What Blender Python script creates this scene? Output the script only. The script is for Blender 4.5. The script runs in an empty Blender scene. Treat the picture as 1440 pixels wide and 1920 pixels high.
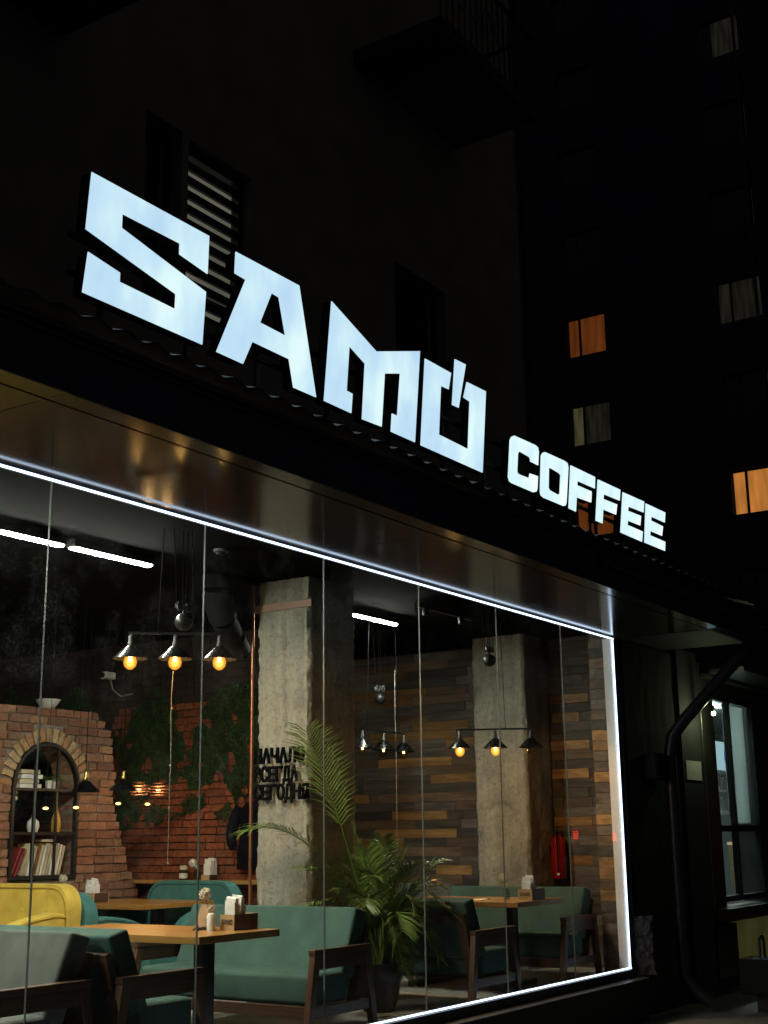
import bpy, bmesh, math, random
from mathutils import Vector, Matrix, noise, geometry
random.seed(7)
SC = bpy.context.scene
COL = SC.collection
PI = math.pi

# ---------------------------------------------------------------- camera, sky, exposure
cam_d = bpy.data.cameras.new('camera')
cam = bpy.data.objects.new('camera', cam_d)
COL.objects.link(cam)
R = Matrix(((0.552594, -0.195228, -0.810263), (-0.833351, -0.144442, -0.533538), (-0.012875, 0.970063, -0.242511)))
cam.matrix_world = Matrix.Translation((0, 0, 1.3)) @ R.to_4x4()
cam_d.sensor_fit = 'HORIZONTAL'
cam_d.sensor_width = 36.0
cam_d.lens = 2448.7 / 1440 * 36
cam_d.clip_start = 0.1
cam_d.clip_end = 500
SC.camera = cam
SC.render.resolution_x, SC.render.resolution_y = 768, 1024

world = bpy.data.worlds.new('World')
SC.world = world
world.use_nodes = True
nt = world.node_tree
bg = nt.nodes['Background']
sky = nt.nodes.new('ShaderNodeTexSky')          # night: the sun is far below the horizon
sky.sky_type = 'NISHITA'
sky.sun_disc = False
sky.sun_elevation = math.radians(-4.0)
sky.sun_rotation = math.radians(200)
mixn = nt.nodes.new('ShaderNodeMix')
mixn.data_type = 'RGBA'
mixn.inputs[0].default_value = 0.85
mixn.inputs[7].default_value = (0.30, 0.28, 0.27, 1)   # city glow
nt.links.new(sky.outputs[0], mixn.inputs[6])
nt.links.new(mixn.outputs[2], bg.inputs['Color'])
bg.inputs['Strength'].default_value = 0.075
vs = SC.view_settings
vs.view_transform = 'Standard'
vs.look = 'None'
vs.exposure = 0.0
vs.gamma = 1.0
vs.use_curve_mapping = False
SC.cycles.max_bounces = 8
SC.cycles.transparent_max_bounces = 12
SC.cycles.sample_clamp_indirect = 4.0
SC.cycles.caustics_reflective = False
SC.cycles.caustics_refractive = False

# ---------------------------------------------------------------- materials
MATS = {}


class N:
    """small helper round a material's node tree"""
    def __init__(self, name):
        self.m = bpy.data.materials.new(name)
        self.m.use_nodes = True
        self.t = self.m.node_tree
        self.p = self.t.nodes['Principled BSDF']
        self.out = self.t.nodes['Material Output']
        MATS[name] = self.m

    def new(self, kind, **kw):
        n = self.t.nodes.new(kind)
        for k, v in kw.items():
            if k in n.inputs:
                n.inputs[k].default_value = v
            else:
                setattr(n, k, v)
        return n

    def link(self, a, b):
        self.t.links.new(a, b)

    def ramp(self, fac, stops):
        r = self.new('ShaderNodeValToRGB')
        e = r.color_ramp.elements
        while len(e) < len(stops):
            e.new(0.5)
        for k, (p, c) in enumerate(stops):
            e[k].position = p
            e[k].color = (*c, 1)
        self.link(fac, r.inputs[0])
        return r.outputs[0]

    def coords(self, scale=(1, 1, 1), obj=True):
        tc = self.new('ShaderNodeTexCoord')
        mp = self.new('ShaderNodeMapping')
        mp.inputs['Scale'].default_value = scale
        self.link(tc.outputs['Object'], mp.inputs['Vector'])
        return mp.outputs[0]

    def shifted(self, scale):
        """object coordinates moved by the object's random number, so that copies differ"""
        tc = self.new('ShaderNodeTexCoord')
        oi = self.new('ShaderNodeObjectInfo')
        mu = self.new('ShaderNodeMath', operation='MULTIPLY')
        mu.inputs[1].default_value = 37.0
        self.link(oi.outputs['Random'], mu.inputs[0])
        ad = self.new('ShaderNodeVectorMath', operation='ADD')
        self.link(tc.outputs['Object'], ad.inputs[0])
        self.link(mu.outputs[0], ad.inputs[1])
        mp = self.new('ShaderNodeMapping')
        mp.inputs['Scale'].default_value = scale
        self.link(ad.outputs[0], mp.inputs['Vector'])
        return mp.outputs[0], oi.outputs['Random']

    def noise(self, vec, scale, detail=4, rough=0.55):
        n = self.new('ShaderNodeTexNoise', Scale=scale, Detail=detail, Roughness=rough)
        self.link(vec, n.inputs['Vector'])
        return n.outputs['Fac']

    def bump(self, height, strength=0.3, dist=0.01):
        b = self.new('ShaderNodeBump', Strength=strength, Distance=dist)
        self.link(height, b.inputs['Height'])
        self.link(b.outputs[0], self.p.inputs['Normal'])
        return b

    def mix(self, fac, a, b, mode='MIX'):
        n = self.new('ShaderNodeMix', data_type='RGBA', blend_type=mode)
        for i, v in ((0, fac), (6, a), (7, b)):
            if hasattr(v, 'links') or hasattr(v, 'is_linked'):
                self.link(v, n.inputs[i])
            else:
                n.inputs[i].default_value = v if i == 0 else (*v, 1)
        return n.outputs[2]


def plain(name, col, rough=0.6, metal=0.0, var=0.12, scale=18, bump=0.0, spec=None, sheen=0.0):
    """one colour with a little mottling and wear so that no surface is perfectly even"""
    n = N(name)
    v, _ = n.shifted((1, 1, 1))
    f = n.noise(v, scale, 5)
    lo = tuple(c * (1 - var) for c in col)
    hi = tuple(min(1, c * (1 + var)) for c in col)
    n.link(n.ramp(f, [(0.3, lo), (0.7, hi)]), n.p.inputs['Base Color'])
    n.p.inputs['Metallic'].default_value = metal
    r = n.new('ShaderNodeMapRange')
    r.inputs['To Min'].default_value = max(0.02, rough - 0.08)
    r.inputs['To Max'].default_value = min(1, rough + 0.08)
    n.link(f, r.inputs['Value'])
    n.link(r.outputs[0], n.p.inputs['Roughness'])
    if spec is not None:
        n.p.inputs['Specular IOR Level'].default_value = spec
    if sheen:
        n.p.inputs['Sheen Weight'].default_value = sheen
        n.p.inputs['Sheen Roughness'].default_value = 0.4
    if bump:
        n.bump(n.noise(v, scale * 6, 3), bump, 0.004)
    return n.m


def emit(name, col, strength, var=0.0, scale=3.0, stretch=(1, 1, 1)):
    n = N(name)
    e = n.new('ShaderNodeEmission')
    e.inputs['Color'].default_value = (*col, 1)
    e.inputs['Strength'].default_value = strength
    if var:
        v = n.coords(stretch)
        f = n.noise(v, scale, 2, 0.4)
        r = n.new('ShaderNodeMapRange')
        r.inputs['From Min'].default_value = 0.3
        r.inputs['From Max'].default_value = 0.7
        r.inputs['To Min'].default_value = strength * (1 - var)
        r.inputs['To Max'].default_value = strength * (1 + var)
        n.link(f, r.inputs['Value'])
        n.link(r.outputs[0], e.inputs['Strength'])
    n.link(e.outputs[0], n.out.inputs['Surface'])
    return n.m


def wood(name, dark, light, rough=0.45, axis=0, scale=1.0, coat=0.0, bump=0.15, tint=0.25):
    n = N(name)
    st = [9 * scale, 9 * scale, 9 * scale]
    st[axis] = 0.8 * scale
    v, rnd = n.shifted(tuple(st))
    f = n.noise(v, 2.2, 6, 0.65)
    w = n.new('ShaderNodeTexWave', Scale=1.3, Distortion=5.0, Detail=3.0)
    w.bands_direction = 'XYZ'[(axis + 2) % 3]
    n.link(v, w.inputs['Vector'])
    g = n.new('ShaderNodeMath', operation='MULTIPLY')
    n.link(f, g.inputs[0])
    n.link(w.outputs['Fac'], g.inputs[1])
    c = n.ramp(f, [(0.3, dark), (0.55, tuple((a + b) / 2 for a, b in zip(dark, light))), (0.75, light)])
    c = n.mix(0.35, c, n.ramp(g.outputs[0], [(0.1, dark), (0.5, light)]))
    tr = n.ramp(rnd, [(0, (1 - tint,) * 3), (1, (1 + tint * 0.6,) * 3)])
    c = n.mix(1.0, c, tr, 'MULTIPLY')
    n.link(c, n.p.inputs['Base Color'])
    n.p.inputs['Roughness'].default_value = rough
    n.p.inputs['Coat Weight'].default_value = coat
    n.p.inputs['Coat Roughness'].default_value = 0.25
    n.bump(f, bump, 0.004)
    return n.m


def velvet(name, col, sheen=0.35):
    n = N(name)
    v, _ = n.shifted((1, 1, 1))
    f = n.noise(v, 5, 5, 0.6)
    fine = n.noise(v, 260, 2)
    n.link(n.ramp(f, [(0.3, tuple(c * 0.78 for c in col)), (0.7, tuple(c * 1.2 for c in col))]), n.p.inputs['Base Color'])
    n.p.inputs['Roughness'].default_value = 0.85
    n.p.inputs['Specular IOR Level'].default_value = 0.2
    n.p.inputs['Sheen Weight'].default_value = sheen
    n.p.inputs['Sheen Roughness'].default_value = 0.35
    n.p.inputs['Sheen Tint'].default_value = (*[min(1, c * 3 + 0.1) for c in col], 1)
    mx = n.new('ShaderNodeMath', operation='MULTIPLY_ADD')
    mx.inputs[1].default_value = 0.15
    n.link(fine, mx.inputs[0])
    n.link(f, mx.inputs[2])
    n.bump(mx.outputs[0], 0.35, 0.01)
    return n.m


def brickmat(name, stops):
    n = N(name)
    v, rnd = n.shifted((1, 1, 1))
    tc = n.new('ShaderNodeNewGeometry')
    f = n.noise(tc.outputs['Position'], 22, 6, 0.7)
    big = n.noise(tc.outputs['Position'], 4.5, 3, 0.5)
    base = n.ramp(rnd, stops)
    dirt = n.ramp(f, [(0.32, (0.55, 0.52, 0.5)), (0.6, (1.0, 1.0, 1.0)), (0.78, (1.25, 1.18, 1.1))])
    c = n.mix(1.0, base, dirt, 'MULTIPLY')
    lime = n.ramp(big, [(0.62, (0, 0, 0)), (0.78, (0.35, 0.35, 0.35))])
    sep = n.new('ShaderNodeSeparateColor')
    n.link(lime, sep.inputs[0])
    c = n.mix(sep.outputs[0], c, (0.33, 0.30, 0.27))
    n.link(c, n.p.inputs['Base Color'])
    n.p.inputs['Roughness'].default_value = 0.92
    n.p.inputs['Specular IOR Level'].default_value = 0.15
    n.bump(f, 0.7, 0.012)
    return n.m


def concrete(name, col, pits=True, bstr=1.0):
    n = N(name)
    tc = n.new('ShaderNodeNewGeometry')
    pos = tc.outputs['Position']
    st = n.new('ShaderNodeMapping')
    st.inputs['Scale'].default_value = (9, 9, 0.45)
    n.link(pos, st.inputs['Vector'])
    board = n.noise(st.outputs[0], 1.6, 3)
    f = n.noise(pos, 24, 9, 0.78)
    big = n.noise(pos, 3.2, 3)
    c = n.ramp(f, [(0.33, tuple(x * 0.22 for x in col)), (0.46, tuple(x * 0.85 for x in col)), (0.58, col), (0.72, tuple(min(1, x * 1.5) for x in col))])
    c = n.mix(0.35, c, n.ramp(board, [(0.3, tuple(x * 0.72 for x in col)), (0.62, tuple(x * 1.2 for x in col))]))
    c = n.mix(1.0, c, n.ramp(big, [(0.3, (0.75, 0.76, 0.78)), (0.7, (1.15, 1.12, 1.05))]), 'MULTIPLY')
    if pits:
        vo = n.new('ShaderNodeTexVoronoi', Scale=20.0)
        n.link(pos, vo.inputs['Vector'])
        spots = n.ramp(vo.outputs['Distance'], [(0.02, (1, 1, 1)), (0.12, (0, 0, 0))])
        sp = n.new('ShaderNodeSeparateColor')
        n.link(spots, sp.inputs[0])
        gate = n.ramp(vo.outputs['Color'], [(0.6, (0, 0, 0)), (0.65, (1, 1, 1))])
        gs = n.new('ShaderNodeSeparateColor')
        n.link(gate, gs.inputs[0])
        mu = n.new('ShaderNodeMath', operation='MULTIPLY')
        n.link(sp.outputs[0], mu.inputs[0])
        n.link(gs.outputs[0], mu.inputs[1])
        c = n.mix(mu.outputs[0], c, (0.62, 0.60, 0.54))      # pale stones in the aggregate
    n.link(c, n.p.inputs['Base Color'])
    n.p.inputs['Roughness'].default_value = 0.95
    n.p.inputs['Specular IOR Level'].default_value = 0.1
    n.bump(f, bstr, 0.035)
    return n.m


concrete('rough_concrete', (0.47, 0.45, 0.385))
concrete('plaster_stub', (0.24, 0.21, 0.21), False)
concrete('dark_plaster', (0.055, 0.06, 0.05), False, 0.3)
brickmat('old_brick', [(0, (0.20, 0.105, 0.075)), (0.3, (0.31, 0.145, 0.09)), (0.55, (0.34, 0.17, 0.105)), (0.75, (0.24, 0.135, 0.098)), (0.9, (0.40, 0.235, 0.135)), (1, (0.17, 0.10, 0.08))])
brickmat('red_brick', [(0, (0.20, 0.062, 0.032)), (0.4, (0.31, 0.098, 0.046)), (0.7, (0.25, 0.088, 0.045)), (1, (0.17, 0.06, 0.036))])
brickmat('arch_brick', [(0, (0.42, 0.19, 0.09)), (0.5, (0.50, 0.33, 0.18)), (1, (0.55, 0.42, 0.26))])
plain('mortar', (0.22, 0.19, 0.16), 0.95, var=0.3, scale=30, bump=0.6)
plain('red_mortar', (0.05, 0.024, 0.014), 0.95, var=0.3, scale=30, bump=0.6)
wood('honey_plank', (0.16, 0.075, 0.022), (0.50, 0.29, 0.105), 0.55, axis=1, tint=0.35, bump=0.4)
wood('grey_plank', (0.044, 0.035, 0.029), (0.200, 0.165, 0.138), 0.65, axis=1, tint=0.5, bump=0.4)
wood('brown_plank', (0.065, 0.04, 0.026), (0.24, 0.155, 0.095), 0.6, axis=1, tint=0.4, bump=0.4)
wood('table_wood', (0.30, 0.135, 0.03), (0.50, 0.26, 0.07), 0.3, axis=1, coat=0.35, bump=0.05, tint=0.1)
wood('walnut', (0.045, 0.022, 0.014), (0.12, 0.06, 0.035), 0.4, axis=0, bump=0.08)
wood('walnut_leg', (0.055, 0.027, 0.016), (0.135, 0.068, 0.038), 0.4, axis=2, bump=0.08)
wood('light_wood', (0.42, 0.27, 0.12), (0.62, 0.43, 0.22), 0.5, axis=1, bump=0.05)
wood('floor_tile', (0.30, 0.29, 0.25), (0.46, 0.44, 0.39), 0.42, axis=1, tint=0.15, bump=0.04)
velvet('green_velvet', (0.052, 0.104, 0.090))
velvet('grey_velvet', (0.115, 0.128, 0.115))
velvet('teal_velvet', (0.060, 0.190, 0.185))
velvet('yellow_velvet', (0.56, 0.40, 0.075), 0.15)
plain('black_metal', (0.012, 0.012, 0.013), 0.38, 0.0, 0.2)
plain('black_cord', (0.008, 0.008, 0.008), 0.95, spec=0.05)
plain('matt_black', (0.004, 0.004, 0.0045), 0.95, spec=0.03)
plain('steel', (0.32, 0.32, 0.32), 0.3, 1.0)
plain('brass', (0.55, 0.36, 0.12), 0.28, 1.0)
plain('copper', (0.50, 0.22, 0.13), 0.35, 0.9)
plain('pink_batten', (0.34, 0.19, 0.14), 0.6, bump=0.2)
plain('white_paint', (0.82, 0.81, 0.83), 0.55, var=0.05, scale=6)
plain('white_plastic', (0.75, 0.74, 0.70), 0.4, var=0.05)
plain('paper', (0.78, 0.77, 0.74), 0.85, var=0.06)
plain('cream_paper', (0.60, 0.52, 0.36), 0.85, var=0.15)
plain('white_cord', (0.30, 0.28, 0.24), 0.8)
plain('petal', (0.74, 0.68, 0.56), 0.8, var=0.15, scale=60)
plain('stem', (0.06, 0.11, 0.03), 0.7)
plain('leaf', (0.105, 0.165, 0.035), 0.42, var=0.45, scale=5)
plain('moss', (0.022, 0.058, 0.012), 0.9, var=0.5, scale=9)
plain('red_enamel', (0.42, 0.012, 0.018), 0.25, var=0.06)
plain('red_cover', (0.25, 0.03, 0.03), 0.6)
plain('brown_card', (0.28, 0.17, 0.09), 0.8)
plain('dark_print', (0.03, 0.02, 0.012), 0.8)
plain('wicker', (0.17, 0.075, 0.03), 0.7, var=0.4, scale=40, bump=0.5)
plain('glass_jar', (0.5, 0.42, 0.28), 0.12, var=0.1)
plain('green_glass', (0.03, 0.09, 0.05), 0.15)
plain('yellow_glaze', (0.60, 0.33, 0.04), 0.2)
plain('coat_cloth', (0.005, 0.005, 0.009), 0.95, spec=0.05)
plain('black_pot', (0.012, 0.012, 0.013), 0.3)
plain('soil', (0.03, 0.02, 0.014), 0.95, bump=0.6)
plain('ceiling_paint', (0.0035, 0.0035, 0.004), 0.98, var=0.4, scale=3, bump=0.4, spec=0.03)
plain('shade_black', (0.004, 0.004, 0.005), 0.26, spec=0.22)
plain('yellow_piping', (0.30, 0.19, 0.015), 0.9)
plain('teal_piping', (0.02, 0.09, 0.085), 0.9)
plain('duct_black', (0.012, 0.012, 0.012), 0.7, spec=0.15)
plain('dull_grey', (0.12, 0.12, 0.12), 0.7)
plain('fascia_metal', (0.012, 0.022, 0.062), 0.45, var=0.2, scale=2)
plain('roof_metal', (0.026, 0.026, 0.027), 0.5, var=0.25, scale=5)
plain('gutter_metal', (0.02, 0.02, 0.024), 0.35, var=0.2)
plain('frame_profile', (0.02, 0.022, 0.028), 0.4)
plain('sill_metal', (0.16, 0.16, 0.17), 0.4, 0.6, var=0.2)
plain('plinth_paint', (0.030, 0.031, 0.031), 0.8, bump=0.4)
plain('outer_render', (0.20, 0.185, 0.165), 0.95, var=0.2, scale=2.5, bump=0.5)
plain('far_render', (0.026, 0.034, 0.068), 0.95, var=0.25, scale=0.6)
plain('asphalt', (0.05, 0.05, 0.048), 0.9, var=0.3, scale=14, bump=0.6)
plain('paving', (0.14, 0.14, 0.125), 0.85, var=0.25, scale=9, bump=0.5)
plain('satin_steel', (0.20, 0.205, 0.18), 0.32, 0.85, var=0.12, scale=4)
n = N('grey_blind')
tl_ = n.new('ShaderNodeBsdfTranslucent')
n.link(n.ramp(n.noise(n.coords((1, 1, 0.2)), 3, 3), [(0.3, (0.34, 0.37, 0.36)), (0.7, (0.44, 0.47, 0.46))]), tl_.inputs[0])
n.link(tl_.outputs[0], n.out.inputs['Surface'])
plain('cool_wall', (0.30, 0.34, 0.33), 0.8, var=0.1, scale=2)
plain('olive_panel', (0.30, 0.27, 0.11), 0.5, var=0.12, scale=4)
plain('dark_window', (0.006, 0.007, 0.012), 0.12)
plain('blue_print', (0.05, 0.16, 0.55), 0.5)
plain('terracotta', (0.5, 0.2, 0.1), 0.7)

# glossy brown composite panel of the soffit
n = N('soffit_panel')
v = n.coords((1, 1, 1))
f = n.noise(v, 3.0, 4)
n.link(n.ramp(f, [(0.3, (0.024, 0.020, 0.017)), (0.7, (0.034, 0.028, 0.024))]), n.p.inputs['Base Color'])
n.p.inputs['Roughness'].default_value = 0.14
n.p.inputs['Specular IOR Level'].default_value = 0.13
n.bump(n.noise(v, 6, 2), 0.02, 0.01)


def glassmat(name, tint=(0.95, 0.97, 0.96), ior=1.45, dust=0.0):
    n = N(name)
    tr = n.new('ShaderNodeBsdfTransparent')
    tr.inputs[0].default_value = (*tint, 1)
    gl = n.new('ShaderNodeBsdfGlossy')
    gl.inputs['Roughness'].default_value = 0.0
    fr = n.new('ShaderNodeFresnel')
    fr.inputs['IOR'].default_value = ior
    gm = n.new('ShaderNodeNewGeometry')               # reflect at the outer faces only
    fo = n.new('ShaderNodeMath', operation='SUBTRACT')
    fo.inputs[0].default_value = 1.0
    n.link(gm.outputs['Backfacing'], fo.inputs[1])
    fm_ = n.new('ShaderNodeMath', operation='MULTIPLY')
    n.link(fr.outputs[0], fm_.inputs[0])
    n.link(fo.outputs[0], fm_.inputs[1])
    mx = n.new('ShaderNodeMixShader')
    n.link(fm_.outputs[0], mx.inputs[0])
    n.link(tr.outputs[0], mx.inputs[1])
    n.link(gl.outputs[0], mx.inputs[2])
    last = mx.outputs[0]
    if dust:
        geo = n.new('ShaderNodeNewGeometry')
        a_ = n.noise(geo.outputs['Position'], 2.2, 5, 0.7)
        b_ = n.noise(geo.outputs['Position'], 55, 4, 0.8)
        mu = n.new('ShaderNodeMath', operation='MULTIPLY')
        n.link(n.ramp(a_, [(0.45, (0, 0, 0)), (0.8, (1, 1, 1))]), mu.inputs[0])
        n.link(n.ramp(b_, [(0.5, (0.1, 0.1, 0.1)), (0.72, (1, 1, 1))]), mu.inputs[1])
        m2 = n.new('ShaderNodeMath', operation='MULTIPLY')
        m2.inputs[1].default_value = dust
        n.link(mu.outputs[0], m2.inputs[0])
        df = n.new('ShaderNodeBsdfTranslucent')
        df.inputs[0].default_value = (0.7, 0.7, 0.7, 1)
        mz = n.new('ShaderNodeMixShader')
        n.link(m2.outputs[0], mz.inputs[0])
        n.link(last, mz.inputs[1])
        n.link(df.outputs[0], mz.inputs[2])
        last = mz.outputs[0]
    n.link(last, n.out.inputs['Surface'])
    return n.m


glassmat('pane_glass', dust=0.03)
glassmat('bulb_glass', (1.0, 0.80, 0.45))
glassmat('clear_jar', (0.86, 0.86, 0.82))
glassmat('cool_glass', (0.88, 0.94, 0.93), dust=0.08)
plain('seam_silicone', (0.10, 0.11, 0.105), 0.4)



def letter_emit(name, dim, mid, hot, scale, amount):
    """opal acrylic lit from inside by rows of diodes: bluish between, cyan white over the rows"""
    n = N(name)
    v = n.coords((1.0, 1.0, 0.55))
    f = n.noise(v, scale, 3, 0.5)
    wv = n.new('ShaderNodeTexWave', Scale=scale * 0.9, Distortion=3.5, Detail=2.0)
    n.link(v, wv.inputs['Vector'])
    ad = n.new('ShaderNodeMix', data_type='FLOAT')
    ad.inputs[0].default_value = amount
    n.link(f, ad.inputs[2])
    n.link(wv.outputs['Fac'], ad.inputs[3])
    e = n.new('ShaderNodeEmission')
    n.link(n.ramp(ad.outputs[0], [(0.33, dim), (0.5, mid), (0.68, hot)]), e.inputs['Color'])
    n.link(e.outputs[0], n.out.inputs['Surface'])


letter_emit('letter_face', (0.46, 0.66, 0.88), (0.55, 0.78, 0.93), (0.74, 0.96, 0.98), 2.6, 0.0)
letter_emit('small_letter_face', (0.62, 0.86, 0.96), (0.72, 0.96, 1.0), (0.92, 1.06, 1.08), 4.5, 0.0)
emit('led_strip', (0.62, 0.78, 1.0), 3.4)
emit('tube_light', (0.98, 1.0, 0.84), 330.0)
emit('filament', (1.0, 0.50, 0.12), 130.0)
emit('dim_filament', (1.0, 0.80, 0.55), 6.0)
emit('small_bulb', (1.0, 0.60, 0.17), 5.0)
emit('cool_bulb', (1.0, 0.86, 0.62), 7.0)
emit('copper_glow', (1.0, 0.45, 0.2), 3.5)
emit('louvre_light', (0.27, 0.26, 0.20), 0.36, 0.2, 2.0)
emit('inner_lamp', (0.90, 1.0, 0.97), 270.0)
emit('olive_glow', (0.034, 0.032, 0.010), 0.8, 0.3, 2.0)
emit('tail_light', (1.0, 0.02, 0.02), 6.5)
plain('painted_brick', (0.028, 0.016, 0.012), 0.8, var=0.35, scale=14, bump=0.4)  # red brick with the darkening put into its colour
plain('car_paint', (0.05, 0.05, 0.055), 0.3, 0.4)
plain('tyre', (0.02, 0.02, 0.02), 0.8)
emit('lit_orange', (0.50, 0.18, 0.036), 0.85, 0.25, 1.2, (1, 5, 0.7))
emit('lit_dim_orange', (0.14, 0.036, 0.007), 0.62, 0.35, 1.0, (1, 5, 0.6))
emit('lit_olive', (0.055, 0.05, 0.022), 0.75, 0.45, 1.2, (1, 6, 0.7))
emit('lit_grey', (0.011, 0.010, 0.007), 0.8, 0.5, 1.2, (1, 7, 0.7))
emit('lit_board', (0.50, 0.70, 0.78), 0.85)
emit('lit_warm_board', (0.9, 0.75, 0.45), 0.5)
emit('yard_bulb', (0.85, 1.0, 0.62), 30.0)
emit('ceiling_spot', (1.0, 0.9, 0.7), 3.0)
M = MATS


# ---------------------------------------------------------------- mesh helpers
class MB:
    """collects shapes, then links them as ONE mesh object"""
    def __init__(self):
        self.v, self.f = [], []

    def add(self, vs, fs, mat=None):
        b = len(self.v)
        self.v += [tuple(mat @ Vector(p)) if mat else tuple(p) for p in vs]
        self.f += [tuple(i + b for i in q) for q in fs]
        return self

    def box(self, x0, x1, y0, y1, z0, z1, mat=None):
        vs = [(x0, y0, z0), (x1, y0, z0), (x1, y1, z0), (x0, y1, z0), (x0, y0, z1), (x1, y0, z1), (x1, y1, z1), (x0, y1, z1)]
        return self.add(vs, [(0, 3, 2, 1), (4, 5, 6, 7), (0, 1, 5, 4), (1, 2, 6, 5), (2, 3, 7, 6), (3, 0, 4, 7)], mat)

    def hexa(self, a, b):
        """solid between two quads a and b (each four points, same order)"""
        return self.add(list(a) + list(b), [(0, 3, 2, 1), (4, 5, 6, 7), (0, 1, 5, 4), (1, 2, 6, 5), (2, 3, 7, 6), (3, 0, 4, 7)])

    def tube(self, pts, r, seg=8, cap=True):
        pts = [Vector(p) for p in pts]
        rs = r if isinstance(r, (list, tuple)) else [r] * len(pts)
        b0 = len(self.v)
        up = None
        for i, p in enumerate(pts):
            d = (pts[min(i + 1, len(pts) - 1)] - pts[max(i - 1, 0)]).normalized()
            if up is None:
                up = Vector((0, 0, 1)) if abs(d.z) < 0.9 else Vector((1, 0, 0))
            s = d.cross(up).normalized()
            up = s.cross(d).normalized()
            for k in range(seg):
                a = 2 * PI * k / seg
                self.v.append(tuple(p + (s * math.cos(a) + up * math.sin(a)) * rs[i]))
        for i in range(len(pts) - 1):
            for k in range(seg):
                a, b = b0 + i * seg + k, b0 + i * seg + (k + 1) % seg
                self.f.append((a, b, b + seg, a + seg))
        if cap:
            self.f.append(tuple(b0 + k for k in range(seg))[::-1])
            self.f.append(tuple(b0 + (len(pts) - 1) * seg + k for k in range(seg)))
        return self

    def lathe(self, prof, c=(0, 0, 0), seg=20):
        """profile of (radius, z) turned round the z axis"""
        b0 = len(self.v)
        for r, z in prof:
            for k in range(seg):
                a = 2 * PI * k / seg
                self.v.append((c[0] + r * math.cos(a), c[1] + r * math.sin(a), c[2] + z))
        for i in range(len(prof) - 1):
            for k in range(seg):
                a, b = b0 + i * seg + k, b0 + i * seg + (k + 1) % seg
                self.f.append((a, b, b + seg, a + seg))
        return self

    def ball(self, c, r, seg=12, rings=8, sq=(1, 1, 1)):
        b0 = len(self.v)
        for i in range(rings + 1):
            t = PI * i / rings
            for k in range(seg):
                a = 2 * PI * k / seg
                self.v.append((c[0] + r * sq[0] * math.sin(t) * math.cos(a), c[1] + r * sq[1] * math.sin(t) * math.sin(a), c[2] - r * sq[2] * math.cos(t)))
        for i in range(rings):
            for k in range(seg):
                a, b = b0 + i * seg + k, b0 + i * seg + (k + 1) % seg
                self.f.append((a, b, b + seg, a + seg))
        return self

    def prism(self, outer, holes, to3d):
        """to3d(u, v, side) -> point; side 0 is the face towards the viewer, 1 the back"""
        loops = [outer] + list(holes)
        flat = [p for l in loops for p in l]
        tris = geometry.tessellate_polygon([[Vector((p[0], p[1], 0)) for p in l] for l in loops])
        b0, n_ = len(self.v), len(flat)
        self.v += [tuple(to3d(p[0], p[1], 0)) for p in flat] + [tuple(to3d(p[0], p[1], 1)) for p in flat]
        for t in tris:
            self.f.append(tuple(b0 + i for i in t))
            self.f.append(tuple(b0 + n_ + i for i in reversed(t)))
        o = 0
        for l in loops:
            m = len(l)
            for k in range(m):
                a, b = b0 + o + k, b0 + o + (k + 1) % m
                self.f.append((a, b, b + n_, a + n_))
            o += m
        return self

    def mesh(self, name, mat, smooth=None, bevel=0.0, seg=2):
        me = bpy.data.meshes.new(name)
        me.from_pydata(self.v, [], self.f)
        bm = bmesh.new()
        bm.from_mesh(me)
        bmesh.ops.remove_doubles(bm, verts=bm.verts, dist=1e-5)
        bmesh.ops.recalc_face_normals(bm, faces=bm.faces)
        if bevel:
            es = [e for e in bm.edges if len(e.link_faces) == 2 and e.calc_face_angle(0) > 0.6]
            bmesh.ops.bevel(bm, geom=es, offset=bevel, segments=seg, profile=0.5, affect='EDGES', clamp_overlap=True)
        bm.to_mesh(me)
        bm.free()
        for m in (mat if isinstance(mat, (list, tuple)) else [mat]):
            me.materials.append(M[m])
        if bevel:
            me.shade_smooth()
            acc = [Vector((0, 0, 0)) for _ in me.vertices]      # area-weighted normals keep the big faces flat
            for p in me.polygons:
                for i in p.vertices:
                    acc[i] += p.normal * p.area
            me.normals_split_custom_set_from_vertices([a.normalized() for a in acc])
        elif smooth:
            me.shade_smooth()
            me.set_sharp_from_angle(angle=smooth)
        return me

    def build(self, name, mat, parent=None, smooth=None, bevel=0.0, seg=2, loc=None):
        return link(name, self.mesh(name, mat, smooth, bevel, seg), parent, loc)


def link(name, data, parent=None, loc=None):
    o = bpy.data.objects.new(name, data)
    COL.objects.link(o)
    if parent is not None:
        o.parent = parent
    if loc is not None:
        o.location = loc
    return o


def tag(o, label=None, cat=None, group=None, kind=None):
    for k, v in (('label', label), ('category', cat), ('group', group), ('kind', kind)):
        if v:
            o[k] = v
    return o


def thing(name, label, cat, loc=(0, 0, 0), rz=0.0, group=None):
    o = bpy.data.objects.new(name, None)
    COL.objects.link(o)
    o.location = loc
    o.rotation_euler = (0, 0, rz)
    o.empty_display_size = 0.1
    return tag(o, label, cat, group)


KIDS = {}


def copy_tree(o, parent=None):
    c = o.copy()
    COL.objects.link(c)
    if parent is not None:
        c.parent = parent
    for ch in [x for x in COL.objects if x.parent == o]:
        copy_tree(ch, c)
    return c


def rpoly(w, h, r, n=6, corners=(1, 1, 1, 1)):
    """rectangle 0..w x 0..h with rounded corners (bl, br, tr, tl)"""
    pts = []
    for k, (cx, cy, a0) in enumerate(((r, r, PI), (w - r, r, 1.5 * PI), (w - r, h - r, 0), (r, h - r, 0.5 * PI))):
        if corners[k]:
            for i in range(n + 1):
                a = a0 + 0.5 * PI * i / n
                pts.append((cx + r * math.cos(a), cy + r * math.sin(a)))
        else:
            pts.append(((0, 0), (w, 0), (w, h), (0, h))[k])
    return pts

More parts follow.
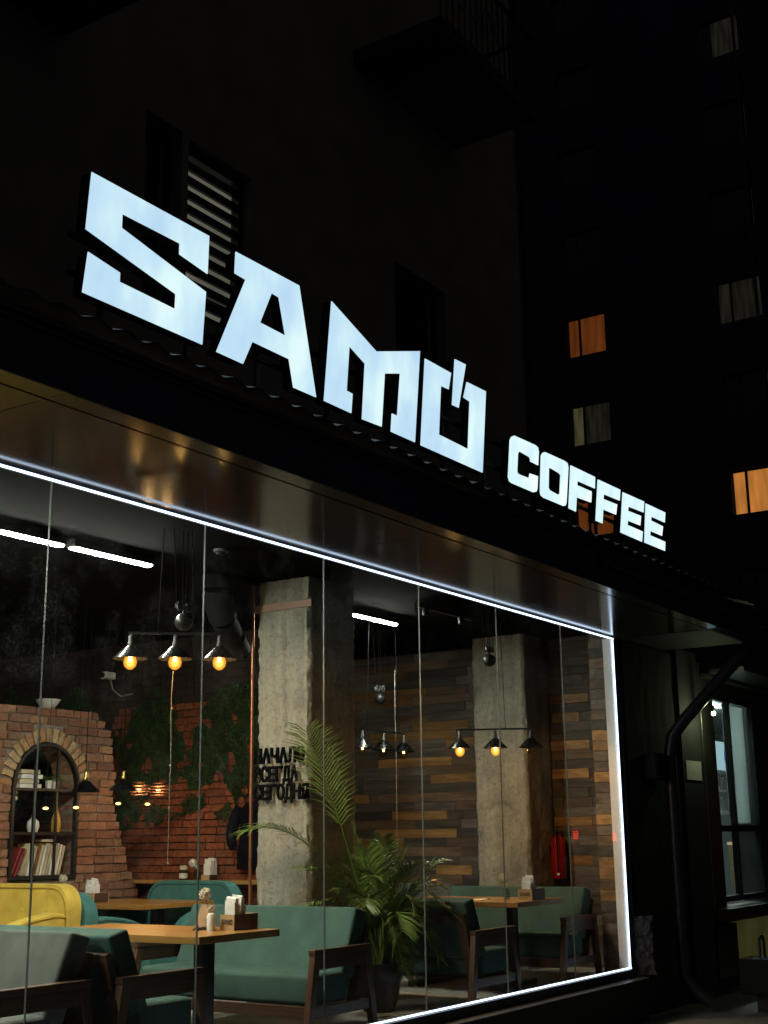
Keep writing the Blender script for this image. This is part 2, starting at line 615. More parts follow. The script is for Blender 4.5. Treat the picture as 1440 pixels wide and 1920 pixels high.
# ================================================================ THE SETTING
GZ = -0.35
tag(MB().box(-40, 60, -40, 3.2, GZ - 0.3, GZ - 0.02).build('street', 'asphalt'), kind='structure')
pv = MB()
tag(MB().box(-40, 60, 3.2, 60, GZ - 0.3, GZ).build('pavement', 'paving'), kind='structure')

# cafe room shell
fl = tag(MB().box(-2, 13.4, 5.2, 13.2, -0.2, -0.012).build('cafe_floor', 'mortar'), kind='structure')
tile_me = MB().box(-0.0985, 0.0985, -0.448, 0.448, -0.012, 0.0).mesh('floor_tile', 'floor_tile', bevel=0.002, seg=1)
for i in range(33):
    for j in range(4):
        x, y = 6.3 + i * 0.2, 5.66 + j * 0.9 + (i % 3) * 0.3 - 0.3
        if y - 0.45 < 5.2:
            continue
        t_ = link('floor_tile', tile_me, fl, (x, y, random.uniform(-0.001, 0.001)))
tag(MB().box(-2, 13.4, 5.2, 13.2, 3.42, 3.6).build('cafe_ceiling', 'ceiling_paint'), kind='structure')
tag(MB().box(-2.2, 13.6, 13.2, 13.4, -0.2, 3.6).build('back_wall', 'ceiling_paint'), kind='structure')
tag(MB().box(-2.2, -2.0, 5.2, 13.2, -0.2, 3.6).build('side_wall', 'outer_render'), kind='structure')

# ---------------------------------------------------------------- plank wall at the end of the room
HONEY = [(7.45, 8.21, 2.59), (7.61, 8.8, 2.5), (8.55, 9.07, 2.42), (7.32, 7.76, 2.31), (7.68, 8.69, 2.15), (7.37, 7.97, 1.96), (8.82, 9.09, 1.78), (7.76, 8.5, 1.55), (8.0, 9.04, 2.96), (8.21, 8.61, 2.86), (7.64, 8.74, 1.33), (8.35, 9.1, 1.22), (7.46, 7.92, 1.0), (5.96, 6.46, 2.75), (6.07, 6.41, 2.56), (5.97, 6.43, 2.3), (5.99, 6.43, 1.94), (5.98, 6.44, 1.44), (6.0, 6.5, 1.1), (6.2, 7.0, 0.7), (8.0, 8.9, 0.5)]
BROWN = [(7.7, 9.04, 3.25), (5.97, 6.31, 1.65), (8.3, 9.05, 3.12), (7.3, 8.0, 3.2), (6.6, 7.2, 2.0), (7.9, 8.7, 1.76)]
pw = thing('plank_wall', 'wall of horizontal grey and honey wood boards at the end of the room', 'wall', (13.0, 7.5, 0))
MB().box(0.022, 0.3, -2.3, 4.2, 0, 3.42).build('wall_backing', 'black_metal', pw)
plank_me = {}
for k in ('grey_plank', 'honey_plank', 'brown_plank'):
    plank_me[k] = [MB().box(0, 0.02, -0.5, 0.5, -0.049, 0.049).mesh('plank', k, bevel=0.0025, seg=1) for _ in range(3)]


def plank(kind, parent, x, y0, y1, z):
    me = random.choice(plank_me[kind])
    o = link('plank', me, parent, (x - random.uniform(0, 0.009), (y0 + y1) / 2, z))
    o.scale = (1, (y1 - y0) - 0.003, 1)
    return o


PITCH = 0.1
for r in range(34):
    z = 0.05 + r * PITCH
    cuts = []
    for lst, kind in ((HONEY, 'honey_plank'), (BROWN, 'brown_plank')):
        for a, b, zz in lst:
            if round((zz - 0.05) / PITCH) == r and not any(a < q[1] and b > q[0] for q in cuts):
                cuts.append((a, b, kind))
    cuts.sort()
    y = 5.44
    for a, b, kind in cuts + [(9.6, 9.6, None)]:
        while y < a - 0.02:
            ln = min(random.uniform(0.55, 1.15), a - y)
            if a - y - ln < 0.2:
                ln = a - y
            plank('grey_plank' if random.random() < 0.86 else 'brown_plank', pw, 0, y - 7.5, y + ln - 7.5, z)
            y += ln
        if kind:
            plank(kind, pw, 0, a - 7.5, b - 7.5, z)
            y = max(y, b)

pier = thing('plank_pier', 'narrow pier faced with short wood boards beside the white window jamb', 'pier', (11.92, 5.34, 0))
MB().box(0.0, 1.0, -0.09, 0.09, 0, 3.42).build('pier_core', 'black_metal', pier)
PH = [round((z - 0.05) / PITCH) for z in (1.41, 1.1, 0.99, 0.72, 2.22, 2.12, 1.85)]
PB = [round((z - 0.05) / PITCH) for z in (2.93, 2.76, 0.82, 2.4, 1.3)]
for r in range(32):
    plank('honey_plank' if r in PH else 'brown_plank' if r in PB else 'grey_plank', pier, -0.022, -0.089, 0.089, 0.05 + r * PITCH)


# ---------------------------------------------------------------- rough concrete pillars
def rough_pillar(label, x0, x1, y0, y1, seed, bumps):
    root = thing('concrete_pillar', label, 'pillar', ((x0 + x1) / 2, (y0 + y1) / 2, 0), 0, 'concrete pillars of the room')
    w, d = (x1 - x0) / 2, (y1 - y0) / 2
    nu, nz = 22, 130
    per = []
    for k in range(nu):
        per.append((-w + 2 * w * k / nu, -d))
    for k in range(nu):
        per.append((w, -d + 2 * d * k / nu))
    for k in range(nu):
        per.append((w - 2 * w * k / nu, d))
    for k in range(nu):
        per.append((-w, d - 2 * d * k / nu))
    m = MB()
    n_ = len(per)
    for i in range(nz + 1):
        z = 0.0 + 3.41 * i / nz
        for px, py in per:
            p = Vector((px, py, z + seed * 7.3))
            a = noise.noise(p * 5.0) * 0.014 + noise.noise(p * 19) * 0.010 + noise.noise(p * 46) * 0.007
            edge = min(w - abs(px), d - abs(py)) if False else 0
            cx = abs(abs(px) - w) + abs(abs(py) - d)
            if abs(abs(px) - w) < 0.02 and abs(abs(py) - d) < 0.02:
                a -= 0.012 + abs(noise.noise(p * 7)) * 0.05           # knocked-off corners
            for (bz, by, br, bd) in bumps:                           # broken patch outlines
                r_ = math.hypot(py - by, (z - bz) * 0.8)
                if abs(r_ - br) < 0.03 and z > bz - 0.05 and px < 0:
                    a -= bd * (1 - abs(r_ - br) / 0.03)
            # shutter-board ribs on the face towards the room
            if px <= -w + 1e-6:
                a += 0.006 * math.sin(py * 46 + 0.6) + (-0.010 if abs((py * 100 + 4) % 17) < 1.6 else 0)
            nx, ny = (px / w, 0) if abs(px / w) > abs(py / d) else (0, py / d)
            m.v.append((px + nx * a, py + ny * a, z))
    for i in range(nz):
        for k in range(n_):
            a, b = i * n_ + k, i * n_ + (k + 1) % n_
            m.f.append((a, b, b + n_, a + n_))
    m.build('pillar_shaft', 'rough_concrete', root, smooth=0.9)
    return root


p1 = rough_pillar('rough concrete pillar carrying the black three line lettering', 8.5, 9.16, 6.34, 6.88, 1, [])
MB().box(-0.35, -0.315, -0.30, 0.31, 3.155, 3.215).build('batten', 'pink_batten', p1, bevel=0.003)
MB().box(-0.38, 0.36, -0.31, 0.31, 0, 0.16).build('pillar_base', 'mortar', p1, bevel=0.006)
p2 = rough_pillar('rough concrete pillar with a broken arch outline, beside the fire extinguisher', 12.4, 12.98, 6.42, 7.05, 2, [(1.32, 0.02, 0.24, 0.035)])

# ---------------------------------------------------------------- bricks
brick_mes = {}


def brick_variant(mat, seed):
    rnd = random.Random(seed)
    m = MB().box(-0.5, 0.5, -0.5, 0.5, -0.5, 0.5)
    me = bpy.data.meshes.new('brick')
    me.from_pydata(m.v, [], m.f)
    bm = bmesh.new()
    bm.from_mesh(me)
    bmesh.ops.subdivide_edges(bm, edges=[e for e in bm.edges if abs(e.verts[0].co.x - e.verts[1].co.x) > 0.5], cuts=2)
    for v in bm.verts:
        v.co.x += rnd.uniform(-0.018, 0.018)
        v.co.y += rnd.uniform(-0.03, 0.03)
        v.co.z += rnd.uniform(-0.055, 0.055)
    bm.to_mesh(me)
    bm.free()
    me.materials.append(M[mat])
    me.shade_smooth()
    me.set_sharp_from_angle(angle=0.5)
    return me


for k in ('old_brick', 'red_brick', 'arch_brick'):
    brick_mes[k] = [brick_variant(k, s) for s in range(7)]


def brick(kind, parent, loc, size, rot=(0, 0, 0)):
    o = link('brick', random.choice(brick_mes[kind]), parent, loc)
    o.scale = size
    o.rotation_euler = rot
    return o


# free-standing ragged partition, front face on y = 9.85
PT = 0.36
PEND = [(9.611, 2.545), (9.694, 2.46), (9.785, 2.375), (9.813, 2.298), (9.814, 2.213), (9.846, 2.124), (9.851, 2.035), (9.878, 1.957), (9.867, 1.879), (9.856, 1.778), (9.844, 1.706), (9.888, 1.618), (9.908, 1.54), (9.959, 1.458), (9.979, 1.38), (10.007, 1.303), (10.059, 1.22), (10.071, 1.142), (10.098, 1.065), (10.167, 0.964), (10.228, 0.885), (10.248, 0.796)]
AX, AZ, AR, AB = 8.95, 1.825, 0.425, 0.965           # arch centre, springing, radius, sill
part = thing('brick_partition', 'ragged red brown brick partition with an arched opening', 'wall', (AX, 9.85, 0))
rows = [(2.545 - 0.0833 * i) for i in range(31)]
core_out = [(6.6 - AX, 0.0), (10.2 - AX, 0.0)]
prev = None
for i in range(30, -1, -1):
    e = PEND[min(i, 21)][0] - 0.02
    core_out += [(e - AX, max(0.001, rows[i] - 0.0416)), (e - AX, rows[i] + 0.0416 - 0.0001 - (0.012 if i == 0 else 0))]
core_out += [(6.6 - AX, rows[0] + 0.03)]
hole = [(-AR - 0.008, AB - 0.008), (AR + 0.008, AB - 0.008)] + [((AR + 0.008) * math.cos(PI * k / 20), AZ + (AR + 0.008) * math.sin(PI * k / 20)) for k in range(21)]
MB().prism(core_out, [hole], lambda u, v, s: (u, 0.014 if s == 0 else PT - 0.014, v)).build('mortar_core', 'mortar', part)
stuff_m = MB()
for i, zc in enumerate(rows):
    end = PEND[min(i, 21)][0]
    x = 8.05 - (0.13 if i % 2 else 0)
    gap = None
    if zc > AB - 0.02:
        if zc <= AZ + 0.02:
            gap = (AX - AR, AX + AR)
            ring = math.sqrt(max(0, 0.575 ** 2 - max(0, zc - AZ) ** 2))
        elif zc < AZ + 0.60:
            h = math.sqrt(max(0, 0.585 ** 2 - (zc - AZ) ** 2))
            gap = (AX - h, AX + h)
    segs = [(x, end)] if not gap else [(x, gap[0]), (gap[1], end)]
    for a, b in segs:
        y = a
        while y < b - 0.03:
            ln = random.choice((0.25, 0.25, 0.25, 0.125)) + random.uniform(-0.02, 0.02)
            if b - y < ln + 0.07:
                ln = b - y
            if ln > 0.32:
                ln *= 0.5
            if zc > 0.70:
                brick('old_brick', part, (y + ln / 2 - AX, PT / 2 - random.uniform(0, 0.010), zc + random.uniform(-0.003, 0.003)), (ln - 0.014, PT, 0.069), (random.uniform(-0.01, 0.01), random.uniform(-0.012, 0.012), random.uniform(-0.012, 0.012)))
            else:
                stuff_m.box(y - AX + 0.006, y + ln - AX - 0.006, random.uniform(-0.006, 0.006), PT, zc - 0.034, zc + 0.034)
            y += ln
tag(stuff_m.build('lower_bricks', 'old_brick', part), kind='stuff')
for k in range(19):
    a = PI * (k + 0.5) / 19
    rr = AR + 0.072
    o = brick('arch_brick', part, (rr * math.cos(a), PT / 2 - random.uniform(0.004, 0.016), AZ + rr * math.sin(a)), (0.132, PT, 0.056), (0, -a, 0))

# red brick wall with moss, face on x = 10.45
WX = 10.45
rw = thing('brick_wall', 'dark red brick wall grown with moss behind the teal booth', 'wall', (WX, 9.0, 0))
MB().box(0.02, 0.3, -1.25, 4.1, 0, 3.42).build('mortar_core', 'red_mortar', rw)
far_m = MB()
dark_m = MB()
for i in range(45):
    zc = 0.04 + i * 0.0755
    y = 7.72 + (0.13 if i % 2 else 0)
    while y < 13.0:
        ln = random.choice((0.25, 0.25, 0.25, 0.12)) + random.uniform(-0.015, 0.015)
        c = y + ln / 2
        if 8.1 < c < 10.35 and 0.8 < zc < 2.7:
            brick('red_brick', rw, (0.055 - random.uniform(0, 0.008), c - 9.0, zc + random.uniform(-0.003, 0.003)), (ln - 0.012, 0.11, 0.064), (0, random.uniform(-0.01, 0.01), PI / 2 + random.uniform(-0.012, 0.012)))
        else:
            (dark_m if zc > 2.7 or (c > 10.4 and zc > 2.2) else far_m).box(random.uniform(-0.006, 0.004), 0.1, y + 0.006 - 9.0, y + ln - 0.006 - 9.0, zc - 0.032, zc + 0.032)
        y += ln
tag(far_m.build('outer_bricks', 'red_brick', rw), kind='stuff')
tag(dark_m.build('darkened_bricks', 'painted_brick', rw), kind='stuff')  # upper courses and far end, made darker by material colour alone
MOSS = [[(10.411, 2.33), (10.175, 2.659), (9.828, 2.877), (9.606, 2.663), (9.409, 2.281), (9.374, 2.011), (9.499, 1.862), (9.765, 1.948), (9.838, 1.777), (10.022, 1.685), (10.04, 1.473), (10.337, 1.42), (10.41, 1.773), (10.341, 2.048)], [(9.377, 2.087), (9.259, 2.447), (9.112, 2.729), (8.837, 2.883), (8.564, 2.92), (8.3, 2.7), (8.25, 1.683), (8.739, 1.69), (8.943, 1.994), (9.115, 1.85), (9.29, 1.761), (9.421, 1.86)], [(9.953, 1.645), (9.702, 1.677), (9.671, 1.562), (9.799, 1.45), (9.933, 1.471)], [(8.958, 1.603), (8.787, 1.664), (8.689, 1.616), (8.711, 1.488), (8.881, 1.464), (8.969, 1.53)], [(9.392, 1.745), (9.112, 1.756), (9.096, 1.606), (9.361, 1.593), (9.487, 1.502), (9.67, 1.524), (9.49, 1.577)],
        [(10.6, 1.5), (10.6, 2.6), (11.0, 3.0), (11.5, 2.7), (12.2, 3.1), (12.6, 2.2), (12.2, 1.55), (11.7, 1.75), (11.2, 1.45)]]


def inside(p, poly):
    c = False
    for i in range(len(poly)):
        (x1, y1), (x2, y2) = poly[i - 1], poly[i]
        if (y1 > p[1]) != (y2 > p[1]) and p[0] < (x2 - x1) * (p[1] - y1) / (y2 - y1) + x1:
            c = not c
    return c


ms = MB()
for poly in MOSS:
    ys, zs = [p[0] for p in poly], [p[1] for p in poly]
    area = (max(ys) - min(ys)) * (max(zs) - min(zs))
    for _ in range(int(area * 32000)):
        p = (random.uniform(min(ys) - 0.05, max(ys) + 0.05), random.uniform(min(zs) - 0.05, max(zs) + 0.05))
        q = (p[0] + noise.noise(Vector((p[0] * 9, p[1] * 9, 1))) * 0.09, p[1] + noise.noise(Vector((p[0] * 9, p[1] * 9, 5))) * 0.09)
        if not inside(q, poly) or noise.noise(Vector((p[0] * 7, p[1] * 7, 9))) < -0.36:
            continue
        dpt = 0.012 + 0.05 * max(0, noise.noise(Vector((p[0] * 12, p[1] * 12, 3))) + 0.35) * random.random()
        s = random.uniform(0.006, 0.014)
        c = Vector((-dpt, p[0] - 9.0, p[1]))
        u = Vector((random.uniform(-1, 1), random.uniform(-1, 1), random.uniform(-1, 1))).normalized() * s
        w = u.cross(Vector((random.uniform(-1, 1), random.uniform(-1, 1), random.uniform(-1, 1)))).normalized() * s * 0.7
        ms.add([c - u, c - w, c + u, c + w], [(0, 1, 2, 3)])
tag(ms.build('moss', 'moss', rw), kind='stuff')
MB().box(-0.26, -0.01, -0.95, 1.3, 0.885, 0.92).build('ledge', 'table_wood', rw, bevel=0.004)

# ---------------------------------------------------------------- shop window
GY = 5.15
SEAMS = [0.98, 2.2, 3.41, 4.62, 5.85, 7.07, 8.29, 9.5, 10.71, 11.855]
sw = thing('shop_window', 'long frameless shop window edged with a white light strip', 'window', (7.0, GY, 0))
for a, b in zip(SEAMS, SEAMS[1:]):
    MB().box(a + 0.0022 - 7, b - 0.0022 - 7, 0, 0.010, 0.115, 3.175).build('pane', 'pane_glass', sw)
for s in SEAMS[1:-1]:
    MB().box(s - 0.002 - 7, s + 0.002 - 7, -0.001, 0.011, 0.115, 3.175).build('pane_joint', 'seam_silicone', sw)
MB().box(-6.1, 4.87, -0.03, 0.05, 0.035, 0.1).build('bottom_rail', 'frame_profile', sw, bevel=0.003)
MB().box(-6.1, 4.87, 0.015, 0.06, 3.178, 3.3).build('head_rail', 'frame_profile', sw)
MB().box(4.875, 4.975, 0.002, 0.06, 0.035, 3.19).build('end_post', 'frame_profile', sw, bevel=0.003)
MB().box(4.858, 4.874, 0.012, 0.105, 0.1, 3.178).build('jamb', 'white_paint', sw)
ls = MB().box(-6.1, 4.86, -0.014, -0.002, 3.164, 3.175)
ls.build('light_strip', 'led_strip', sw)
MB().box(-6.1, 4.86, -0.014, -0.002, 0.107, 0.118).build('light_strip', 'led_strip', sw)
MB().box(4.836, 4.848, -0.014, -0.002, 0.12, 3.162).build('light_strip', 'led_strip', sw)
MB().hexa([(-6.1, -0.13, 0.020), (-6.1, 0.0, 0.032), (-6.1, 0.0, 0.028), (-6.1, -0.13, 0.012)], [(4.98, -0.13, 0.020), (4.98, 0.0, 0.032), (4.98, 0.0, 0.028), (4.98, -0.13, 0.012)]).build('outer_sill', 'sill_metal', sw)
tag(MB().box(-3, 11.97, 5.04, 5.2, GZ, 0.016).build('plinth_wall', 'plinth_paint'), 'dark painted plinth wall under the long shop window', 'wall')

# ---------------------------------------------------------------- canopy over the window
FY, SZ = 4.09, 3.192
cn = thing('canopy_roof', 'dark metal canopy with a wavy tile edge over the shop window', 'canopy', (6.0, FY, SZ))
MB().box(-9, 7.1, 0, 0.04, 0.002, 0.292).build('fascia', 'fascia_metal', cn, bevel=0.002)
MB().box(-9, 7.1, -0.022, 0.0, 0.272, 0.300).build('drip_edge', 'gutter_metal', cn, bevel=0.003)
MB().box(-9, 2.2, -0.014, 0.0, 0.235, 0.243).build('trim_line', 'gutter_metal', cn)
jx = [-9, -5.6, -2.27, 1.02, 3.7, 5.98]
for a, b in zip(jx, jx[1:]):
    MB().box(a + 0.002, b - 0.002, 0.145, 1.052, 0.0, 0.012).build('soffit_panel', 'soffit_panel', cn, bevel=0.001)
    MB().box(a + 0.002, b - 0.002, 0.006, 0.130, 0.0, 0.012).build('soffit_edge', 'soffit_panel', cn, bevel=0.001)
MB().box(-9, 7.1, 0.045, 1.05, 0.014, 0.03).build('soffit_board', 'black_metal', cn)
MB().box(5.99, 7.1, 0.045, 1.05, -0.004, 0.012).build('end_soffit', 'duct_black', cn)
rs = MB()
nx, ny = 640, 5
ys = [(-0.075, 0.318), (-0.072, 0.332), (0.25, 0.43), (0.262, 0.445), (2.9, 1.30)]
x0, x1 = -9.0, 7.15
for j, (yy, zz) in enumerate(ys):
    for i in range(nx + 1):
        x = x0 + (x1 - x0) * i / nx
        ph = (x / 0.19) % 1.0
        wv = 0.026 * max(0, math.sin(PI * ph)) ** 1.6
        rs.v.append((x, yy, zz + wv + (noise.noise(Vector((x * 1.7, yy, 0))) * 0.006)))
for j in range(ny - 1):
    for i in range(nx):
        a = j * (nx + 1) + i
        rs.f.append((a, a + 1, a + nx + 2, a + nx + 1))
rsm = rs.mesh('roof_sheet', 'roof_metal', smooth=0.8)
ro = link('roof_sheet', rsm, cn)
so = ro.modifiers.new('thickness', 'SOLIDIFY')
so.thickness = 0.004
# gutter with brackets along the right part of the eave
MB().tube([(3.2, -0.04, 0.20), (7.15, -0.04, 0.185)], 0.045, 10).build('gutter', 'gutter_metal', cn, smooth=0.8)

dp = thing('downpipe', 'black drainpipe bending from the canopy corner down the wall', 'drainpipe', (12.7, 4.95, GZ))
pts = [(13.05, 4.12, 3.36), (13.05, 4.16, 3.2), (13.02, 4.24, 3.08), (12.74, 4.80, 2.42), (12.69, 4.92, 2.26), (12.68, 4.96, 2.05), (12.69, 4.96, 1.0), (12.70, 4.96, -0.02), (12.72, 4.88, -0.15), (12.76, 4.72, -0.27)]
MB().tube([(x - 12.7, y - 4.95, z - GZ) for x, y, z in pts], 0.062, 14).build('pipe', 'gutter_metal', dp, smooth=0.9)
for z in (1.75, 0.35):
    MB().lathe([(0.064, -0.015), (0.072, -0.015), (0.072, 0.015), (0.064, 0.015)], (-0.01, 0.01, z - GZ)).build('pipe_clip', 'gutter_metal', dp)
MB().lathe([(0.064, -0.04), (0.074, -0.04), (0.074, 0.04), (0.064, 0.04)], (-0.01, 0.01, 0.55 - GZ)).build('pipe_socket', 'gutter_metal', dp)

# ---------------------------------------------------------------- letters of the sign
LETTERS = {
 'S': ([(4.102, 4.512), (4.978, 4.517), (4.99, 4.303), (4.762, 4.331), (4.757, 4.39), (4.33, 4.385), (4.335, 4.31), (4.99, 4.198), (4.996, 3.901), (4.122, 3.894), (4.132, 4.105), (4.353, 4.077), (4.357, 4.03), (4.766, 4.024), (4.761, 4.107), (4.102, 4.213)], []),
 'A': ([(5.205, 4.512), (5.793, 4.519), (6.031, 3.892), (5.808, 3.89), (5.747, 4.047), (5.407, 4.047), (5.341, 3.896), (5.114, 3.897), (5.308, 4.383), (5.211, 4.387)], [[(5.544, 4.386), (5.612, 4.383), (5.698, 4.174), (5.46, 4.178)]]),
 'M': ([(6.124, 4.534), (6.637, 4.367), (7.156, 4.529), (7.151, 3.887), (6.858, 3.887), (6.858, 4.009), (6.923, 4.01), (6.93, 4.304), (6.747, 4.251), (6.746, 3.892), (6.524, 3.884), (6.52, 4.25), (6.338, 4.312), (6.338, 4.019), (6.403, 4.016), (6.402, 3.891), (6.114, 3.893)], []),
 'O': ([(7.225, 4.497), (7.575, 4.496), (7.553, 4.371), (7.447, 4.367), (7.451, 4.015), (7.857, 4.008), (7.853, 4.363), (7.763, 4.369), (7.799, 4.494), (8.079, 4.502), (8.078, 3.886), (7.226, 3.885)], []),
 'tick': ([(7.619, 4.612), (7.773, 4.618), (7.7, 4.276), (7.611, 4.273)], []),
 'C': ([(8.54, 4.28), (8.893, 4.291), (8.937, 4.283), (8.954, 4.253), (8.951, 4.142), (8.819, 4.142), (8.813, 4.166), (8.792, 4.174), (8.644, 4.179), (8.62, 4.169), (8.609, 4.15), (8.607, 4.016), (8.617, 4.002), (8.642, 3.998), (8.789, 4.004), (8.808, 4.012), (8.814, 4.044), (8.952, 4.053), (8.951, 3.951), (8.935, 3.926), (8.885, 3.91), (8.526, 3.906), (8.488, 3.913), (8.469, 3.941), (8.476, 4.229), (8.498, 4.26)], []),
 'O2': ([(9.061, 4.275), (9.423, 4.285), (9.471, 4.277), (9.489, 4.246), (9.471, 3.947), (9.459, 3.923), (9.421, 3.909), (9.054, 3.904), (9.012, 3.914), (8.998, 3.941), (8.997, 4.23), (9.021, 4.259)], [[(9.152, 4.17), (9.319, 4.162), (9.352, 4.152), (9.345, 3.996), (9.319, 3.979), (9.169, 3.985), (9.142, 3.999), (9.137, 4.155)]]),
 'F': ([(9.53, 4.274), (10.009, 4.281), (10.008, 4.182), (9.666, 4.173), (9.662, 4.135), (9.947, 4.141), (9.943, 4.046), (9.659, 4.032), (9.652, 3.909), (9.515, 3.91)], []),
 'F2': ([(10.067, 4.273), (10.541, 4.283), (10.532, 4.184), (10.194, 4.171), (10.187, 4.126), (10.479, 4.137), (10.461, 4.043), (10.189, 4.035), (10.179, 3.91), (10.043, 3.909)], []),
 'E': ([(10.596, 4.273), (11.083, 4.287), (11.073, 4.185), (10.726, 4.17), (10.721, 4.128), (11.016, 4.139), (11.002, 4.049), (10.721, 4.04), (10.713, 3.998), (11.062, 4.002), (11.048, 3.906), (10.564, 3.903)], []),
 'E2': ([(11.122, 4.278), (11.601, 4.287), (11.589, 4.189), (11.26, 4.182), (11.254, 4.143), (11.545, 4.142), (11.526, 4.049), (11.243, 4.043), (11.238, 4.0), (11.609, 4.004), (11.604, 3.917), (11.107, 3.91)], []),
}
sg = thing('roof_sign', 'large white backlit letters standing on the canopy roof', 'sign', (7.9, 4.45, 3.9))
lean = lambda z: -0.08 * (z - 3.89)
NAMES = {'S': 'letter_s', 'A': 'letter_a', 'M': 'letter_m', 'O': 'letter_o', 'tick': 'accent_mark', 'C': 'small_letter_c', 'O2': 'small_letter_o', 'F': 'small_letter_f', 'F2': 'small_letter_f', 'E': 'small_letter_e', 'E2': 'small_letter_e'}
for k, (outer, holes) in LETTERS.items():
    small = k in ('C', 'O2', 'F', 'F2', 'E', 'E2')
    loc = (outer[0][0] - 7.9, 0, 0)

    def face(u, v, s, dep=(0.0, 0.006)):
        return (u - 7.9 - loc[0], lean(v) + dep[s], v - 3.9)
    o = MB().prism(outer, holes, lambda u, v, s: face(u, v, s)).build(NAMES[k], 'small_letter_face' if small else 'letter_face', sg, loc=loc)
    MB().prism(outer, holes, lambda u, v, s: face(u, v, s, (0.0065, 0.075))).build('letter_return', 'frame_profile', o)
fr = MB()
for z in (4.02, 4.22):
    fr.box(4.1 - 7.9, 11.6 - 7.9, 0.08, 0.105, z - 3.9 - 0.012, z - 3.9 + 0.012)
for x in (4.35, 5.0, 5.6, 6.3, 7.0, 7.7, 8.3, 9.2, 9.75, 10.3, 10.85, 11.4):
    fr.box(x - 7.9 - 0.012, x - 7.9 + 0.012, 0.105, 0.13, 3.66 - 3.9, 4.3 - 3.9)
fr.build('sign_frame', 'frame_profile', sg)

# ---------------------------------------------------------------- block of flats right behind the sign
ub = thing('apartment_building', 'dark rendered apartment building rising straight behind the sign', 'building', (5.0, 7.0, 3.5))
W_OPEN = [(7.63, 8.5, 5.62, 7.22), (7.10, 7.55, 5.62, 7.25), (10.9, 11.95, 5.62, 7.32)]
hl = [[(a - 5, c - 3.5), (b - 5, c - 3.5), (b - 5, d - 3.5), (a - 5, d - 3.5)] for a, b, c, d in W_OPEN]
MB().prism([(-11, 0.0), (8.85, 0.0), (8.85, 24), (-11, 24)], hl, lambda u, v, s: (u, 0.0 if s == 0 else 0.35, v)).build('wall', 'outer_render', ub)
MB().box(8.6, 8.85, 0.35, 9, 0, 24).build('gable_wall', 'outer_render', ub)
for i, (a, b, c, d) in enumerate(W_OPEN):
    w = thing('window', None, None)
    w.parent = ub
    w.location = (a - 5, 0.12, c - 3.5)
    ww, hh = b - a, d - c
    f_ = MB().box(0, ww, 0, 0.06, 0, 0.05).box(0, ww, 0, 0.06, hh - 0.05, hh).box(0, 0.05, 0, 0.06, 0.05, hh - 0.05).box(ww - 0.05, ww, 0, 0.06, 0.05, hh - 0.05)
    f_.build('frame', 'frame_profile', w)
    MB().box(0.05, ww - 0.05, 0.09, 0.1, 0.05, hh - 0.05).build('pane', 'louvre_light' if i == 0 else 'dark_window', w)
    if i == 0:
        w['label'] = 'lit window behind slatted louvre shutter'
        sl = MB().box(0.05, ww - 0.05, 0.02, 0.05, 0, 0.078).mesh('slat', 'frame_profile')
        for k in range(11):
            link('slat', sl, w, (0, 0, 0.05 + k * 0.1375))
MB().tube([(8.93, -0.05, 0), (8.93, -0.05, 24)], 0.055, 10).build('rain_pipe', 'far_render', ub, smooth=0.8)
for (bx0, bx1, bz, by) in ((5.15, 7.3, 5.8, -1.1), (-1.2, 1.15, 3.9, -0.9)):
    bl = MB().box(bx0, bx1, by, 0.0, bz, bz + 0.16).build('balcony', 'far_render', ub)
    rl = MB().box(bx0, bx1, by, by + 0.03, bz + 1.05, bz + 1.09).box(bx0, bx0 + 0.03, by, 0, bz + 1.05, bz + 1.09).box(bx1 - 0.03, bx1, by, 0, bz + 1.05, bz + 1.09)
    for k in range(18):
        x = bx0 + (bx1 - bx0 - 0.02) * k / 17
        rl.box(x, x + 0.014, by + 0.006, by + 0.02, bz + 0.16, bz + 1.05)
    for k in range(8):
        x = bx0 + 0.13 + (bx1 - bx0 - 0.26) * k / 7
        rl.tube([(x + 0.09 * math.cos(t), by - 0.02, bz + 0.6 + 0.16 * math.sin(t)) for t in [2 * PI * q / 12 for q in range(13)]], 0.007, 5)
    rl.build('railing', 'black_metal', bl)
MB().tube([(-1.9 + 0.0, -0.03, 2.6), (-0.6, -0.03, 2.75), (0.35, -0.03, 3.1)], 0.012, 6).build('wall_cable', 'black_cord', ub)

# ---------------------------------------------------------------- far block with a few lit windows
fb = thing('apartment_block', 'tall dark apartment block across the yard with a few lit windows', 'building', (38, 14, GZ))
FLO = 3.1
LIT = {(0, 17.45): None}
cols = [22.2, 17.5, 12.27, 6.9]
wins = []
for ci, yc in enumerate(cols):
    for k in range(1, 12):
        z = 10.65 - 2 * FLO + (k - 1) * FLO
        wins.append((ci, k, yc, z))
mats = {(1, 3): ('lit_dim_orange', 'lit_dim_orange'), (1, 4): ('lit_olive', 'lit_grey'), (1, 5): ('lit_dim_orange', 'lit_dim_orange'), (2, 3): ('lit_orange', 'lit_orange'), (2, 5): ('lit_grey', 'lit_grey'), (2, 8): ('dark_window', 'lit_grey')}
holes = []
for ci, k, yc, z in wins:
    holes.append([(yc - 1.35 - 14, z - GZ), (yc + 0.05 - 14, z - GZ), (yc + 0.05 - 14, z + 1.42 - GZ), (yc - 1.35 - 14, z + 1.42 - GZ)])
MB().prism([(-34, 0), (22, 0), (22, 46), (-34, 46)], holes, lambda u, v, s: (0.0 if s == 0 else 0.5, u, v)).build('wall', 'far_render', fb)
